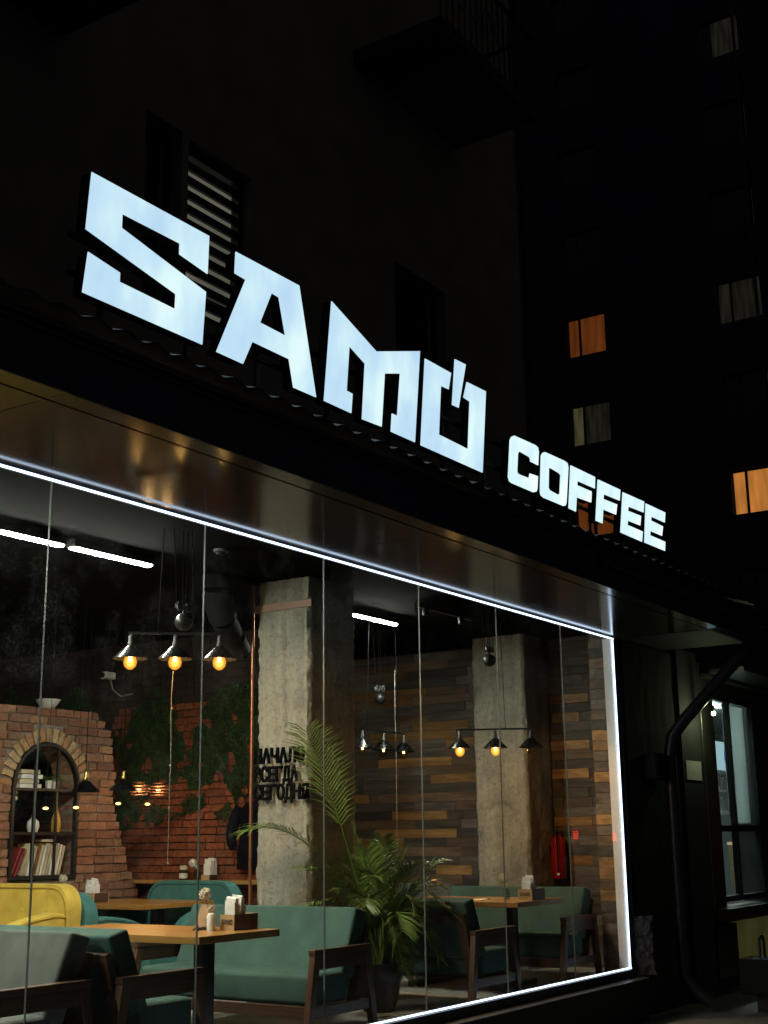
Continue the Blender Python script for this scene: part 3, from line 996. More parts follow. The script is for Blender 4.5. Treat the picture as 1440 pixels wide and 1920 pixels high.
for ci, k, yc, z in wins:
    na, wi = mats.get((ci, k), ('dark_window', 'dark_window'))
    w = MB().box(0.10, 0.16, yc - 0.44 - 14, yc - 0.36 - 14, z - GZ, z + 1.42 - GZ).box(0.10, 0.16, yc - 1.35 - 14, yc + 0.05 - 14, z - GZ, z + 0.06 - GZ).box(0.10, 0.16, yc - 1.35 - 14, yc + 0.05 - 14, z + 1.36 - GZ, z + 1.42 - GZ).build('window', 'frame_profile', fb)
    lo = (0.06, 1.36)
    MB().box(0.14, 0.15, yc - 0.36 - 14, yc - 0.0 - 14, z + lo[0] - GZ, z + lo[1] - GZ).build('pane', na, w)
    MB().box(0.14, 0.15, yc - 1.30 - 14, yc - 0.44 - 14, z + lo[0] - GZ, z + lo[1] - GZ).build('pane', wi, w)
    if (ci, k) in mats:
        w['label'] = 'lit window with drawn curtains'
MB().box(-0.02, -0.001, -3.0, -2.9, 0, 46).build('panel_joint', 'frame_profile', fb)

# ---------------------------------------------------------------- wall and neighbouring shop on the right
rwl = thing('side_wall_section', 'dark plastered wall between the lit window frame and drainpipe', 'wall', (12.7, 5.12, GZ))
m = MB()
nz, nxx = 60, 28
for i in range(nz + 1):
    for j in range(nxx + 1):
        x, z = 12.0 + 1.36 * j / nxx, 0.55 + 2.62 * i / nz
        m.v.append((x - 12.7, noise.noise(Vector((x * 9, z * 3, 0))) * 0.010 + noise.noise(Vector((x * 30, z * 9, 4))) * 0.005, z - GZ))
for i in range(nz):
    for j in range(nxx):
        a = i * (nxx + 1) + j
        m.f.append((a, a + 1, a + nxx + 2, a + nxx + 1))
m.build('plaster_face', 'dark_plaster', rwl, smooth=1.0)
MB().box(-0.72, 0.66, 0.03, 0.2, 0, 3.56).build('wall_core', 'plinth_paint', rwl)
m = MB()
for i in range(31):
    for j in range(9):
        x, z = 11.985 + 0.165 * j / 8, 0.03 + 0.53 * i / 30
        e = 1.0 if j < 7 else 0.2
        m.v.append((x - 12.7 + (0.02 * noise.noise(Vector((z * 8, 3, 0))) if j == 8 else 0), 0.025 - 0.115 * (j / 8) ** 1.3 + noise.noise(Vector((x * 24, z * 14, 2))) * 0.03 + noise.noise(Vector((x * 60, z * 40, 2))) * 0.012, z - GZ))
for i in range(30):
    for j in range(8):
        a = i * 9 + j
        m.f.append((a, a + 1, a + 10, a + 9))
m.build('broken_edge', 'plaster_stub', rwl, smooth=1.0)
MB().box(-0.55, 0.66, -0.03, 0.025, 0.57 - GZ, 0.59 - GZ).build('ledge', 'plinth_paint', rwl)
bx = thing('meter_box', 'small black metal meter box on the dark wall by the drainpipe', 'meter box', (12.55, 5.1, 1.83))
MB().box(-0.24, 0.24, -0.14, 0.0, 0, 0.25).build('case', 'duct_black', bx, bevel=0.006)
MB().box(-0.22, 0.22, -0.147, -0.141, 0.015, 0.235).build('door', 'black_metal', bx, bevel=0.002)

ns = thing('neighbour_shop', 'dark neighbouring shop front with a tall four pane window', 'shop', (15, 5.15, GZ))
zz = lambda z: z - GZ
MB().box(-1.64, -1.05, -0.07, 0.2, 0, 3.6).build('column', 'plinth_paint', ns, bevel=0.005)
MB().box(-1.045, -0.80, -0.09, 0.2, zz(0.52), 3.5).build('steel_cover', 'satin_steel', ns, bevel=0.01)
MB().box(-0.795, -0.57, -0.06, 0.2, zz(0.52), 3.5).build('steel_cover', 'satin_steel', ns, bevel=0.01)
wn = thing('window', None, None)
wn.parent = ns
wn.location = (0, 0, 0)
fm = MB()
X0, X1, Z0, Z1, XM, ZM = -0.56, 1.02, 0.57, 2.86, 0.13, 1.36
for a, b, c, d in ((X0, X0 + 0.05, Z0, Z1), (X1 - 0.06, X1, Z0, Z1), (XM - 0.028, XM + 0.028, Z0, Z1), (X0 + 0.05, XM - 0.035, Z0, Z0 + 0.06), (XM + 0.035, X1 - 0.06, Z0, Z0 + 0.06), (X0 + 0.05, XM - 0.035, Z1 - 0.06, Z1), (XM + 0.035, X1 - 0.06, Z1 - 0.06, Z1), (X0 + 0.05, XM - 0.035, ZM - 0.035, ZM + 0.035), (XM + 0.035, X1 - 0.06, ZM - 0.035, ZM + 0.035)):
    fm.box(a, b, 0.0, 0.07, zz(c), zz(d))
fm.build('frame', 'frame_profile', wn, bevel=0.004)
for a, b in ((X0 + 0.05, XM - 0.035), (XM + 0.035, X1 - 0.06)):
    for c, d in ((Z0 + 0.06, ZM - 0.035), (ZM + 0.035, Z1 - 0.06)):
        MB().box(a, b, 0.03, 0.036, zz(c), zz(d)).build('pane', 'cool_glass', wn)
MB().box(-1.06, 1.6, -0.14, 0.2, zz(0.40), zz(0.515)).build('sill', 'satin_steel', ns, bevel=0.006)
for a, b, mt in ((-0.78, -0.14, 'satin_steel'), (-0.12, 0.62, 'olive_glow'), (0.64, 1.5, 'olive_glow')):
    MB().box(a, b, 0.0, 0.1, zz(-0.2), zz(0.34)).build('lower_panel', mt, ns, bevel=0.004)
MB().box(-1.0, 6, 0.1, 0.25, 0, zz(0.40)).build('base_wall', 'plinth_paint', ns)
MB().box(X1 + 0.005, 6, 0.0, 0.3, zz(0.52), 3.6).build('end_wall', 'plinth_paint', ns)
MB().box(-0.56, X1, 0.0, 0.3, zz(2.865), 3.6).build('lintel', 'dark_plaster', ns)
MB().box(-1.04, 6, -0.6, -0.21, zz(3.02), zz(3.06)).box(-1.04, 6, -0.205, -0.1, zz(2.98), zz(3.02)).build('eave_board', 'satin_steel', ns)
# the room behind that window
MB().box(-1.0, 7.0, 2.6, 2.7, 0, 3.6).box(6.9, 7.0, 0.3, 2.6, 0, 3.6).box(-1.0, 7.0, 0.3, 2.6, 3.3, 3.4).box(-1.0, 7, 0.3, 2.6, 0.2, 0.3).build('inner_room', 'cool_wall', ns)
MB().box(0.25, 0.98, 0.12, 0.13, zz(1.42), zz(2.8)).build('roller_blind', 'grey_blind', ns)
sh = MB()
for z in (1.55, 1.85, 2.1):
    sh.box(2.25, 3.05, 1.0, 1.25, zz(z), zz(z + 0.03))
sh.build('shelf', 'white_plastic', ns)
bd = MB().box(2.25, 2.95, 0.98, 1.0, zz(2.14), zz(2.52)).build('lit_board', 'lit_board', ns)
MB().lathe([(0.0, 0), (0.15, 0), (0.15, 0.004), (0, 0.004)], seg=24).build('print', 'blue_print', bd, loc=(2.80, 0.974, zz(2.32))).rotation_euler = (PI / 2, 0, 0)
pk = MB()
for k in range(9):
    x = 2.28 + k * 0.08
    pk.box(x, x + 0.068, 1.02, 1.2, zz(1.58), zz(1.58 + random.uniform(0.1, 0.22)))
    pk.box(x, x + 0.06, 1.02, 1.2, zz(1.88), zz(1.88 + random.uniform(0.08, 0.18)))
pk.build('packets', 'paper', ns)
MB().box(3.45, 4.05, 1.05, 1.3, zz(1.15), zz(1.19)).build('counter_light', 'lit_warm_board', ns)
MB().box(3.5, 4.1, 1.1, 1.3, zz(0.6), zz(1.14)).build('cabinet', 'light_wood', ns)
MB().box(0.6, 2.2, 0.9, 0.96, zz(2.88), zz(2.91)).build('room_lamp', 'inner_lamp', ns)
yl = thing('window_lamp', 'small bright bulb lamp at the top of the neighbouring window', 'lamp', (13.78, 4.86, 2.56))
MB().ball((0, 0, 0), 0.022, 10, 8).build('bulb', 'yard_bulb', yl)
ld_ = bpy.data.lights.new('bulb_light', 'POINT')
ld_.energy, ld_.color, ld_.shadow_soft_size = 4.5, (0.85, 1.0, 0.55), 0.03
lo_ = bpy.data.objects.new('bulb_light', ld_)
COL.objects.link(lo_)
lo_.parent = yl
lo_.location = (0, -0.06, -0.03)
MB().lathe([(0.012, 0.018), (0.018, 0.03), (0.018, 0.08), (0.0, 0.085)]).build('socket', 'black_metal', yl)
MB().tube([(0, 0, 0.08), (0.02, 0.10, 0.14), (0.05, 0.2, 0.10)], 0.008, 6).build('cable', 'black_cord', yl)
nt_ = tag(MB().box(13.42, 13.86, 5.068, 5.074, 1.86, 2.06).build('notice', 'white_plastic'), 'grey paper notice fixed to the black column', 'notice')
bn = thing('litter_bin', 'black box shaped bin with a hoop handle on two legs', 'bin', (13.0, 4.3, GZ))
MB().box(-0.17, 0.2, -0.16, 0.16, 0.17, 0.49).build('box', 'duct_black', bn, bevel=0.01)
MB().tube([(0.0, 0, 0.49), (0.0, 0, 0.63), (0.02, 0, 0.67), (0.07, 0, 0.69), (0.12, 0, 0.67), (0.14, 0, 0.63), (0.14, 0, 0.49)], 0.014, 8).build('handle', 'black_metal', bn, smooth=1)
for x in (-0.02, 0.07):
    MB().box(x - 0.02, x + 0.02, -0.05, 0.05, 0, 0.17).build('leg', 'black_metal', bn)

# ================================================================ LIGHTS OF THE ROOM
def tube_lamp(x0, x1, y, label):
    t = thing('tube_lamp', label, 'ceiling lamp', ((x0 + x1) / 2, y, 3.37), 0, 'tube lamps under the ceiling')
    h = (x1 - x0) / 2
    MB().box(-h, h, -0.045, 0.045, 0.006, 0.049).box(-h, h, -0.045, -0.034, -0.012, 0.0059).box(-h, h, 0.034, 0.045, -0.012, 0.0059).box(-h, -h + 0.004, -0.0339, 0.0339, -0.014, 0.0059).box(h - 0.004, h, -0.0339, 0.0339, -0.014, 0.0059).build('housing', 'duct_black', t)
    MB().box(-h + 0.005, h - 0.005, -0.026, 0.026, -0.026, 0.005).build('diffuser', 'tube_light', t, bevel=0.008)


tube_lamp(6.40, 7.22, 6.91, 'white tube lamp nearest the hanging three bulb bar')
tube_lamp(5.10, 6.33, 6.92, 'long white tube lamp at the left edge of the window')
tube_lamp(9.99, 10.77, 6.97, 'short white tube lamp on the ceiling right of the lettered pillar')
for x, lb in ((0.2, 'third'), (1.8, 'second'), (3.4, 'first')):
    tube_lamp(x, x + 1.2, 6.92, lb + ' white tube lamp past the left end of the visible row')


def bulb_light(parent, z, power):
    ld = bpy.data.lights.new('bulb_light', 'POINT')
    ld.energy = power
    ld.color = (1.0, 0.58, 0.23)
    ld.shadow_soft_size = 0.03
    o = bpy.data.objects.new('bulb_light', ld)
    COL.objects.link(o)
    o.parent = parent
    o.location = (0, 0, z)


def amber():
    n = N('bulb_amber')
    tr = n.new('ShaderNodeBsdfTransparent')
    tr.inputs[0].default_value = (1.0, 0.82, 0.5, 1)
    e = n.new('ShaderNodeEmission')
    e.inputs['Strength'].default_value = 1.0
    mx = n.new('ShaderNodeMixShader')
    lw = n.new('ShaderNodeLayerWeight', Blend=0.35)
    mr = n.new('ShaderNodeMapRange')
    mr.inputs['To Min'].default_value = 0.70
    mr.inputs['To Max'].default_value = 0.40
    n.link(n.ramp(lw.outputs['Facing'], [(0.0, (3.0, 1.5, 0.30)), (0.22, (1.7, 0.66, 0.07)), (0.9, (0.85, 0.27, 0.015))]), e.inputs['Color'])
    n.link(lw.outputs['Facing'], mr.inputs['Value'])
    n.link(mr.outputs[0], mx.inputs[0])
    n.link(tr.outputs[0], mx.inputs[1])
    n.link(e.outputs[0], mx.inputs[2])
    n.link(mx.outputs[0], n.out.inputs['Surface'])


amber()
emit('hot_filament', (1.0, 0.70, 0.30), 40.0)
SHADE = MB().lathe([(0.017, 0.0), (0.03, -0.008), (0.045, -0.02), (0.112, -0.085), (0.118, -0.092), (0.116, -0.094), (0.108, -0.086), (0.042, -0.024), (0.016, -0.006)], seg=28).mesh('shade', 'shade_black', smooth=0.7)
SOCKD = MB().lathe([(0.004, 0.075), (0.012, 0.07), (0.016, 0.06), (0.014, 0.03), (0.02, 0.02), (0.02, 0.0), (0.012, -0.03)], seg=14).mesh('socket', 'dull_grey', smooth=0.7)
SOCK = MB().lathe([(0.004, 0.075), (0.012, 0.07), (0.016, 0.06), (0.014, 0.03), (0.02, 0.02), (0.02, 0.0), (0.012, -0.03)], seg=14).mesh('socket', 'brass', smooth=0.7)
BULB = MB().lathe([(0.013, -0.03), (0.016, -0.045), (0.028, -0.07), (0.033, -0.092), (0.028, -0.115), (0.014, -0.130), (0.0, -0.135)], seg=16).mesh('bulb', 'bulb_amber', smooth=1.2)
BULBOFF = MB().lathe([(0.013, -0.03), (0.016, -0.045), (0.028, -0.07), (0.033, -0.092), (0.028, -0.115), (0.014, -0.130), (0.0, -0.135)], seg=16).mesh('bulb', 'bulb_glass', smooth=1.2)
FILDIM = MB().tube([(0, 0, -0.062), (0, 0, -0.108)], [0.012, 0.010], 8).mesh('filament', 'dim_filament')
FIL = MB().tube([(0, 0, -0.060), (0, 0, -0.110)], [0.014, 0.010], 8).mesh('filament', 'hot_filament')
FILOFF = MB().tube([(0, 0, -0.062), (0, 0, -0.108)], 0.002, 6).mesh('filament', 'brass')


def lamp_head(parent, x, y, z, lit, power):
    """socket, shade, bulb hanging at a point of the bar"""
    s = link('shade', SHADE, parent, (x, y, z - 0.075))
    link('socket', SOCKD, s)
    b = link('bulb', BULB if lit == 1 else BULBOFF, s)
    b.scale = (1.42, 1.42, 1.25)
    link('filament', FIL if lit == 1 else FILDIM if lit == 2 else FILOFF, s)
    if lit and power:
        bulb_light(s, -0.098, power)


def bar_lamp(label, c, ang, half, lit, power, wires, ball):
    t = thing('bar_pendant', label, 'pendant lamp', c, ang, 'three shade bar pendants')
    MB().box(-half - 0.02, half + 0.02, -0.008, 0.008, -0.008, 0.008).build('bar', 'black_metal', t)
    for k, on_ in enumerate(lit):
        lamp_head(t, -half + half * k, 0, -0.008, on_, power)
    w = MB()
    for x in wires:
        w.tube([(x, 0, 0.008), (x * 0.8, 0.0, 3.42 - c[2])], 0.003, 5)
    w.build('hanging_wire', 'black_cord', t)
    return t


bar_lamp('lit three bulb bar pendant over the nearest table', (6.62, 6.08, 2.68), math.atan2(5.84 - 6.30, 6.84 - 6.42), 0.30, (1, 1, 1), 75.0, (-0.12, 0.12), None)
bar_lamp('bar pendant before the arch marked pillar, its right bulb unlit', (11.0, 6.02, 2.29), math.atan2(5.71 - 6.33, 11.18 - 10.83), 0.335, (1, 1, 0), 70.0, (0.1,), None)
bar_lamp('farther three shade bar pendant hanging before the plank wall', (10.75, 7.12, 2.31), 0.03, 0.38, (2, 2, 2), 0.0, (-0.3, 0.3), None)


def pulley(loc, label, rope_top):
    t = thing('pulley_weight', label, 'counterweight', loc, 0, 'black ball counterweights')
    MB().ball((0, 0, 0), 0.062, 18, 12).build('ball', 'black_metal', t, smooth=1.5)
    for s in (-1, 1):
        wh = MB()
        prof = [(0.012, -0.012), (0.034, -0.012), (0.028, 0.0), (0.034, 0.012), (0.012, 0.012)]
        wh.lathe(prof, seg=16)
        o = wh.build('pulley_wheel', 'dull_grey', t, smooth=0.6, loc=(s * 0.045, 0, 0.105))
        o.rotation_euler = (PI / 2, 0, 0)
    MB().box(-0.012, 0.012, -0.006, 0.006, 0.058, 0.12).build('hook', 'black_metal', t)
    m = MB()
    for s in (-0.075, -0.015, 0.015, 0.075):
        m.tube([(s, 0, 0.11), (s * 1.6, 0.0, rope_top - loc[2])], 0.003, 5)
    m.build('rope', 'black_cord', t)


pulley((6.72, 6.10, 2.775), 'black ball counterweight above the nearest lit bar pendant', 3.42)
pulley((10.99, 6.05, 2.945), 'black ball counterweight in front of the arch marked pillar', 3.42)
pulley((11.27, 7.5, 2.70), 'black ball counterweight in front of the plank wall', 3.42)


def cone_pendant(x, y, z, label):
    t = thing('cone_pendant', label, 'pendant lamp', (x, y, z), 0, 'single black cone pendants')
    s = link('shade', SHADE, t)
    s.scale = (1.15, 1.15, 1.15)
    link('socket', SOCK, s)
    MB().tube([(0, 0, 0.08), (0, 0, 3.42 - z)], 0.004, 5).build('cord', 'black_cord', t)


cone_pendant(8.84, 9.2, 1.865, 'black cone pendant on a cord in front of the brick arch')
cone_pendant(9.33, 9.2, 1.89, 'black cone pendant on a cord at the ragged brick edge')
for x, y, z, lab in ((9.5, 9.15, 1.80, 'copper ring lamp beside the black cone pendant'), (9.77, 9.15, 1.80, 'copper ring lamp in front of the mossy bricks')):
    t = thing('copper_ring_lamp', lab, 'pendant lamp', (x, y, z), 0, 'copper ring lamps')
    for k in range(5):
        rr = 0.10 - 0.012 * abs(k - 2) if k else 0.05
        MB().tube([(rr * math.cos(a), rr * math.sin(a), 0.06 - 0.028 * k) for a in [2 * PI * q / 20 for q in range(21)]], 0.006, 6, False).build('ring', 'copper', t, smooth=1)
    MB().ball((0, 0, -0.01), 0.022, 10, 8).build('bulb', 'copper_glow', t)
    bulb_light(t, -0.08, 3.0)
    MB().tube([(0, 0, 0.02), (0, 0, 3.42 - z)], 0.003, 5).build('cord', 'black_cord', t)
for i, (x, z) in enumerate(((7.73, 1.58), (8.07, 1.59), (8.57, 1.63), (8.94, 1.63))):
    t = thing('bare_bulb', ['small warm bulb over the arch opening', 'small warm bulb left of the black cone pendant', 'small warm bulb under the left copper lamp', 'small warm bulb under the right copper lamp'][i], 'bulb', (x, 8.5, z), 0, 'small hanging bulbs')
    MB().ball((0, 0, 0), 0.016, 12, 8, (1.5, 1.5, 0.7)).build('bulb', 'small_bulb', t)
    MB().tube([(0, 0, 0.01), (0.02, 0, 3.42 - z)], 0.0022, 5).build('cord', 'black_cord', t)


def bead_cord(x, y, z0, z1, label):
    t = thing('bead_cord', label, 'cord', (x, y, z0), 0, 'white pull cords')
    h = z1 - z0
    MB().tube([(0.004 * math.sin(k * 1.7), 0.003 * math.cos(k), h * k / 8) for k in range(9)], 0.0026, 6).build('cord', 'white_cord', t)
    for k in (0.0, 0.28, 0.5, 0.8):
        MB().ball((0.002, 0, h * k), 0.007, 8, 6).build('bead', 'white_cord', t)


bead_cord(6.6, 6.08, 1.16, 2.42, 'white beaded pull cord under the nearest bar pendant')
bead_cord(11.0, 7.14, 1.13, 2.95, 'white beaded pull cord in front of the plank wall')

# ================================================================ FURNITURE


def bench(label, x, y, w, rz, cloth, group='low wooden benches with velvet cushions'):
    """faces local -x, spans local y 0..w"""
    t = thing('lounge_bench', label, 'bench', (x, y, 0), rz, group)
    MB().box(-0.315, 0.13, 0.055, w - 0.055, 0.225, 0.425).build('seat_cushion', cloth, t, bevel=0.035, seg=3)
    MB().hexa([(0.05, 0.06, 0.40), (0.20, 0.06, 0.36), (0.385, 0.06, 0.80), (0.235, 0.06, 0.835)], [(0.05, w - 0.06, 0.40), (0.20, w - 0.06, 0.36), (0.385, w - 0.06, 0.80), (0.235, w - 0.06, 0.835)]).build('back_cushion', cloth, t, bevel=0.022, seg=3)
    for s in (0, 1):
        y0 = s * (w - 0.05)
        y1 = y0 + 0.05
        a = MB().box(-0.34, 0.335, y0 - 0.004, y1 + 0.004, 0.548, 0.585).build('armrest', 'walnut', t, bevel=0.004)
        MB().box(-0.29, 0.28, y0 + 0.012, y1 - 0.012, 0.455, 0.546).build('arm_board', 'walnut', a, bevel=0.003)
        MB().hexa([(-0.335, y0, 0.546), (-0.265, y0, 0.546), (-0.265, y1, 0.546), (-0.335, y1, 0.546)], [(-0.425, y0, 0), (-0.375, y0, 0), (-0.375, y1, 0), (-0.425, y1, 0)]).build('leg', 'walnut_leg', t, bevel=0.004)
        MB().hexa([(0.255, y0, 0.546), (0.33, y0, 0.546), (0.33, y1, 0.546), (0.255, y1, 0.546)], [(0.36, y0, 0), (0.41, y0, 0), (0.41, y1, 0), (0.36, y1, 0)]).build('leg', 'walnut_leg', t, bevel=0.004)
        MB().box(-0.33, 0.31, y0 + 0.008, y1 - 0.008, 0.155, 0.222).build('side_rail', 'walnut', t, bevel=0.003)
    MB().box(-0.33, -0.295, 0.052, w - 0.052, 0.15, 0.222).build('seat_rail', 'walnut', t, bevel=0.003)
    fr_ = MB()
    for y0 in (0.06, w - 0.13):
        fr_.hexa([(0.21, y0, 0.20), (0.25, y0, 0.20), (0.25, y0 + 0.07, 0.20), (0.21, y0 + 0.07, 0.20)], [(0.365, y0, 0.715), (0.405, y0, 0.705), (0.405, y0 + 0.07, 0.705), (0.365, y0 + 0.07, 0.715)])
    fr_.hexa([(0.346, 0.13, 0.64), (0.386, 0.13, 0.63), (0.386, w - 0.13, 0.63), (0.346, w - 0.13, 0.64)], [(0.37, 0.13, 0.715), (0.408, 0.13, 0.705), (0.408, w - 0.13, 0.705), (0.37, w - 0.13, 0.715)])
    fr_.build('back_frame', 'walnut', t)
    return t


bench('green velvet bench facing the nearest table from its right', 7.68, 5.43, 1.66, 0, 'green_velvet')
bench('green velvet bench seen from behind at the left of the nearest table', 5.785, 6.99, 1.66, PI, 'green_velvet')
bench('grey green bench at the bottom left corner, back to back with another', 4.99, 5.43, 1.66, 0, 'grey_velvet')
bench('green velvet bench by the white jamb at the right end', 11.52, 5.46, 1.60, 0, 'green_velvet')
bench('dark green bench seen from behind beside the potted palm', 9.70, 6.96, 1.60, PI, 'green_velvet')
bench('grey bench against the plank wall, mostly hidden behind the right table', 12.05, 7.25, 1.5, 0, 'grey_velvet')


def table(label, x0, x1, y0, y1, legs):
    t = thing('dining_table', label, 'table', ((x0 + x1) / 2, (y0 + y1) / 2, 0), 0, 'wooden tables with black pedestals')
    w, d = (x1 - x0) / 2, (y1 - y0) / 2
    MB().box(-w, w, -d, d, 0.705, 0.75).build('table_top', 'table_wood', t, bevel=0.004)
    for ly in legs:
        MB().box(-0.055, 0.055, ly - 0.04, ly + 0.04, 0.05, 0.69).build('pedestal', 'black_metal', t, bevel=0.004)
        MB().box(-0.36, 0.36, ly - 0.05, ly + 0.05, 0.0, 0.05).build('foot', 'black_metal', t, bevel=0.006)
        MB().box(-0.25, 0.25, ly - 0.05, ly + 0.05, 0.691, 0.704).build('top_plate', 'black_metal', t)


table('honey wood table nearest the window between two green benches', 6.13, 6.90, 5.38, 6.87, (-0.45, 0.45))
table('wood table at the right with the second menu holder', 10.43, 11.34, 5.54, 7.0, (-0.42, 0.42))
table('wood table in front of the brick partition', 8.96, 9.94, 8.55, 9.78, (-0.35, 0.35))
table('wood table half hidden behind the palm', 10.55, 11.4, 7.35, 8.7, (-0.35, 0.35))


def booth(label, x, y, w, rz, cloth, dep=0.95):
    """padded booth with a rounded back and low curved arms; faces local -x, spans y 0..w"""
    t = thing('booth_sofa', label, 'sofa', (x, y, 0), rz, 'booths with rounded backs')
    bk = rpoly(w, 0.83, 0.2, 8, (0, 0, 1, 1))
    MB().prism(bk, [], lambda u, v, s: (0.0 + 0.15 * s + v * 0.06, u, 0.09 + v)).build('backrest', cloth, t, bevel=0.03, seg=3)
    pm_ = 'yellow_piping' if cloth.startswith('yellow') else 'teal_piping'
    arc = [(u, v) for u, v in rpoly(w - 0.05, 0.80, 0.19, 8, (0, 0, 1, 1))[1:]]
    arc = [(0.025 + u, 0.09 + v) for u, v in arc if v > 0.3] + [(0.025, 0.45)]
    MB().tube([(0.0 + (v - 0.09) * 0.06 - 0.001, u, v) for u, v in arc], 0.006, 6).build('piping', pm_, t, smooth=1)
    for s in (0, 1):
        y0 = s * (w - 0.13)
        top = [(0.02, 0.09), (0.02, 0.70), (-0.08, 0.715), (-0.3, 0.69), (-0.45, 0.66), (-0.56, 0.62), (-0.64, 0.56), (-0.68, 0.48), (-0.68, 0.09)]
        MB().prism(top, [], lambda u, v, q: (u, y0 + 0.13 * q, v)).build('armrest', cloth, t, bevel=0.025, seg=3)
        ye = y0 + (0.13 if s else 0.0)
        MB().tube([(u + (0.02 if u < -0.6 else 0), ye, v - 0.03) for u, v in top[1:-1]], 0.006, 6).build('arm_piping', pm_, t, smooth=1)
    MB().box(-0.66, 0.0, 0.135, w - 0.135, 0.12, 0.45).build('seat', cloth, t, bevel=0.04, seg=3)
    for a in (-0.6, 0.08):
        for b in (0.06, w - 0.06):
            MB().box(a - 0.02, a + 0.02, b - 0.02, b + 0.02, 0, 0.1).build('leg', 'walnut_leg', t)
    for r in (0, 1):
        for k in range(int(w / 0.28)):
            MB().ball((0.0 + (0.45 + 0.2 * r - 0.09) * 0.06, 0.26 + k * 0.28, 0.52 + 0.2 * r), 0.014, 8, 6, (0.5, 1, 1)).build('button', cloth, t)
    return t


booth('mustard yellow booth at the left edge', 7.80, 8.3, 1.5, 0, 'yellow_velvet').scale = (1.02, 1, 1.05)
booth('teal booth standing back to back with the yellow one', 8.215, 9.8, 1.5, PI, 'teal_velvet').scale = (0.9, 1, 0.97)
booth('teal booth against the red brick wall', 10.0, 8.40, 1.12, 0, 'teal_velvet')

# ---------------------------------------------------------------- things on the tables


def samo(parent, ox, w, z0, h):
    """the burnt shop name on the side that faces local -x"""
    m = MB()
    for k in ('S', 'A', 'M', 'O', 'tick'):
        outer, holes = LETTERS[k]
        f_ = lambda p: ((p[0] - 4.1) / 3.98, (p[1] - 3.885) / 0.65)
        m.prism([f_(p) for p in outer], [[f_(p) for p in hh] for hh in holes], lambda u, v, s: (ox - 0.0015 + 0.001 * s, w * (0.5 - u), z0 + v * h))
    return m.build('print', 'dark_print', parent)


def napkins(label, loc, n=9, rz=0.0):
    t = thing('napkin_stack', label, 'napkins', loc, rz, 'white napkins in wooden holders')
    for k in range(n):
        h = 0.155 + 0.03 * math.sin(k * 1.3) + random.uniform(-0.012, 0.012) + 0.03 * k / n
        x = -0.05 + 0.012 * k
        MB().hexa([(x, -0.042, 0), (x + 0.008, -0.042, 0), (x + 0.008, 0.042, 0), (x, 0.042, 0)], [(x + random.uniform(-0.006, 0.01), -0.04, h - random.uniform(0, 0.02)), (x + 0.012, -0.04, h - 0.005), (x + 0.012 + random.uniform(-0.004, 0.004), 0.042, h), (x + 0.002, 0.042, h + random.uniform(-0.01, 0.01))]).build('napkin', 'paper', t)


def flower_vase(label, loc, size=1.0, tall=0.20):
    t = thing('flower_vase', label, 'vase', loc, 0, 'small flower vases on the tables')
    MB().lathe([(0.0, 0), (0.028, 0), (0.032, 0.02), (0.03, 0.06), (0.018, 0.085), (0.02, 0.1), (0.017, 0.1), (0.015, 0.085), (0.027, 0.06), (0.029, 0.02), (0.0, 0.006)], seg=16).build('jar', 'clear_jar', t, smooth=0.9)
    tip = (-0.03, 0.02, tall)
    MB().tube([(0, 0, 0.01), (-0.004, 0.004, 0.1), tip], 0.0025, 5).build('stem', 'stem', t)
    m = MB()
    for k in range(170):
        d = Vector((random.gauss(0, 1), random.gauss(0, 1), random.gauss(0, 1))).normalized()
        c = Vector(tip) + d * 0.026 * size + Vector((0, 0, 0.012))
        u = d.orthogonal().normalized() * 0.007
        w = d.cross(u).normalized() * 0.006
        e = c + d * random.uniform(0.006, 0.016)
        m.add([c - u, c + w, e, c - w], [(0, 1, 2), (0, 2, 3)])
    m.ball((tip[0], tip[1], tip[2] + 0.012), 0.024 * size, 10, 8)
    m.build('bloom', 'petal', t)
    m = MB()
    for k in range(4):
        m.ball((0.012 * math.cos(k * 1.8), 0.012 * math.sin(k * 1.8), 0.115 + 0.008 * k), 0.011, 7, 5)
    m.build('small_bloom', 'petal', t)


def holder(label, loc, w=0.115, l=0.24, h=0.095, txt=True, nlabel='', rz=0.0):
    t = thing('napkin_holder', label, 'holder', loc, rz, 'wooden table holders')
    MB().box(0, 0.008, -w / 2, w / 2, 0, h).build('front_panel', 'light_wood', t)
    MB().box(l - 0.008, l, -w / 2, w / 2, 0, h).build('back_panel', 'light_wood', t)
    for s in (-1, 1):
        y = s * (w / 2 - 0.004)
        MB().box(0.0085, l - 0.0085, y - 0.004, y + 0.004, 0, h).build('side_panel', 'walnut', t)
    MB().box(0.0085, l - 0.0085, -w / 2 + 0.0085, w / 2 - 0.0085, 0.002, 0.01).build('floor_panel', 'walnut', t)
    if txt:
        samo(t, 0.0, w * 0.76, h * 0.36, h * 0.34)
    c = Vector((0.075, 0, 0.011))
    c.rotate(Matrix.Rotation(rz, 3, 'Z'))
    napkins(nlabel, (loc[0] + c.x, loc[1] + c.y, loc[2] + 0.011), rz=rz)


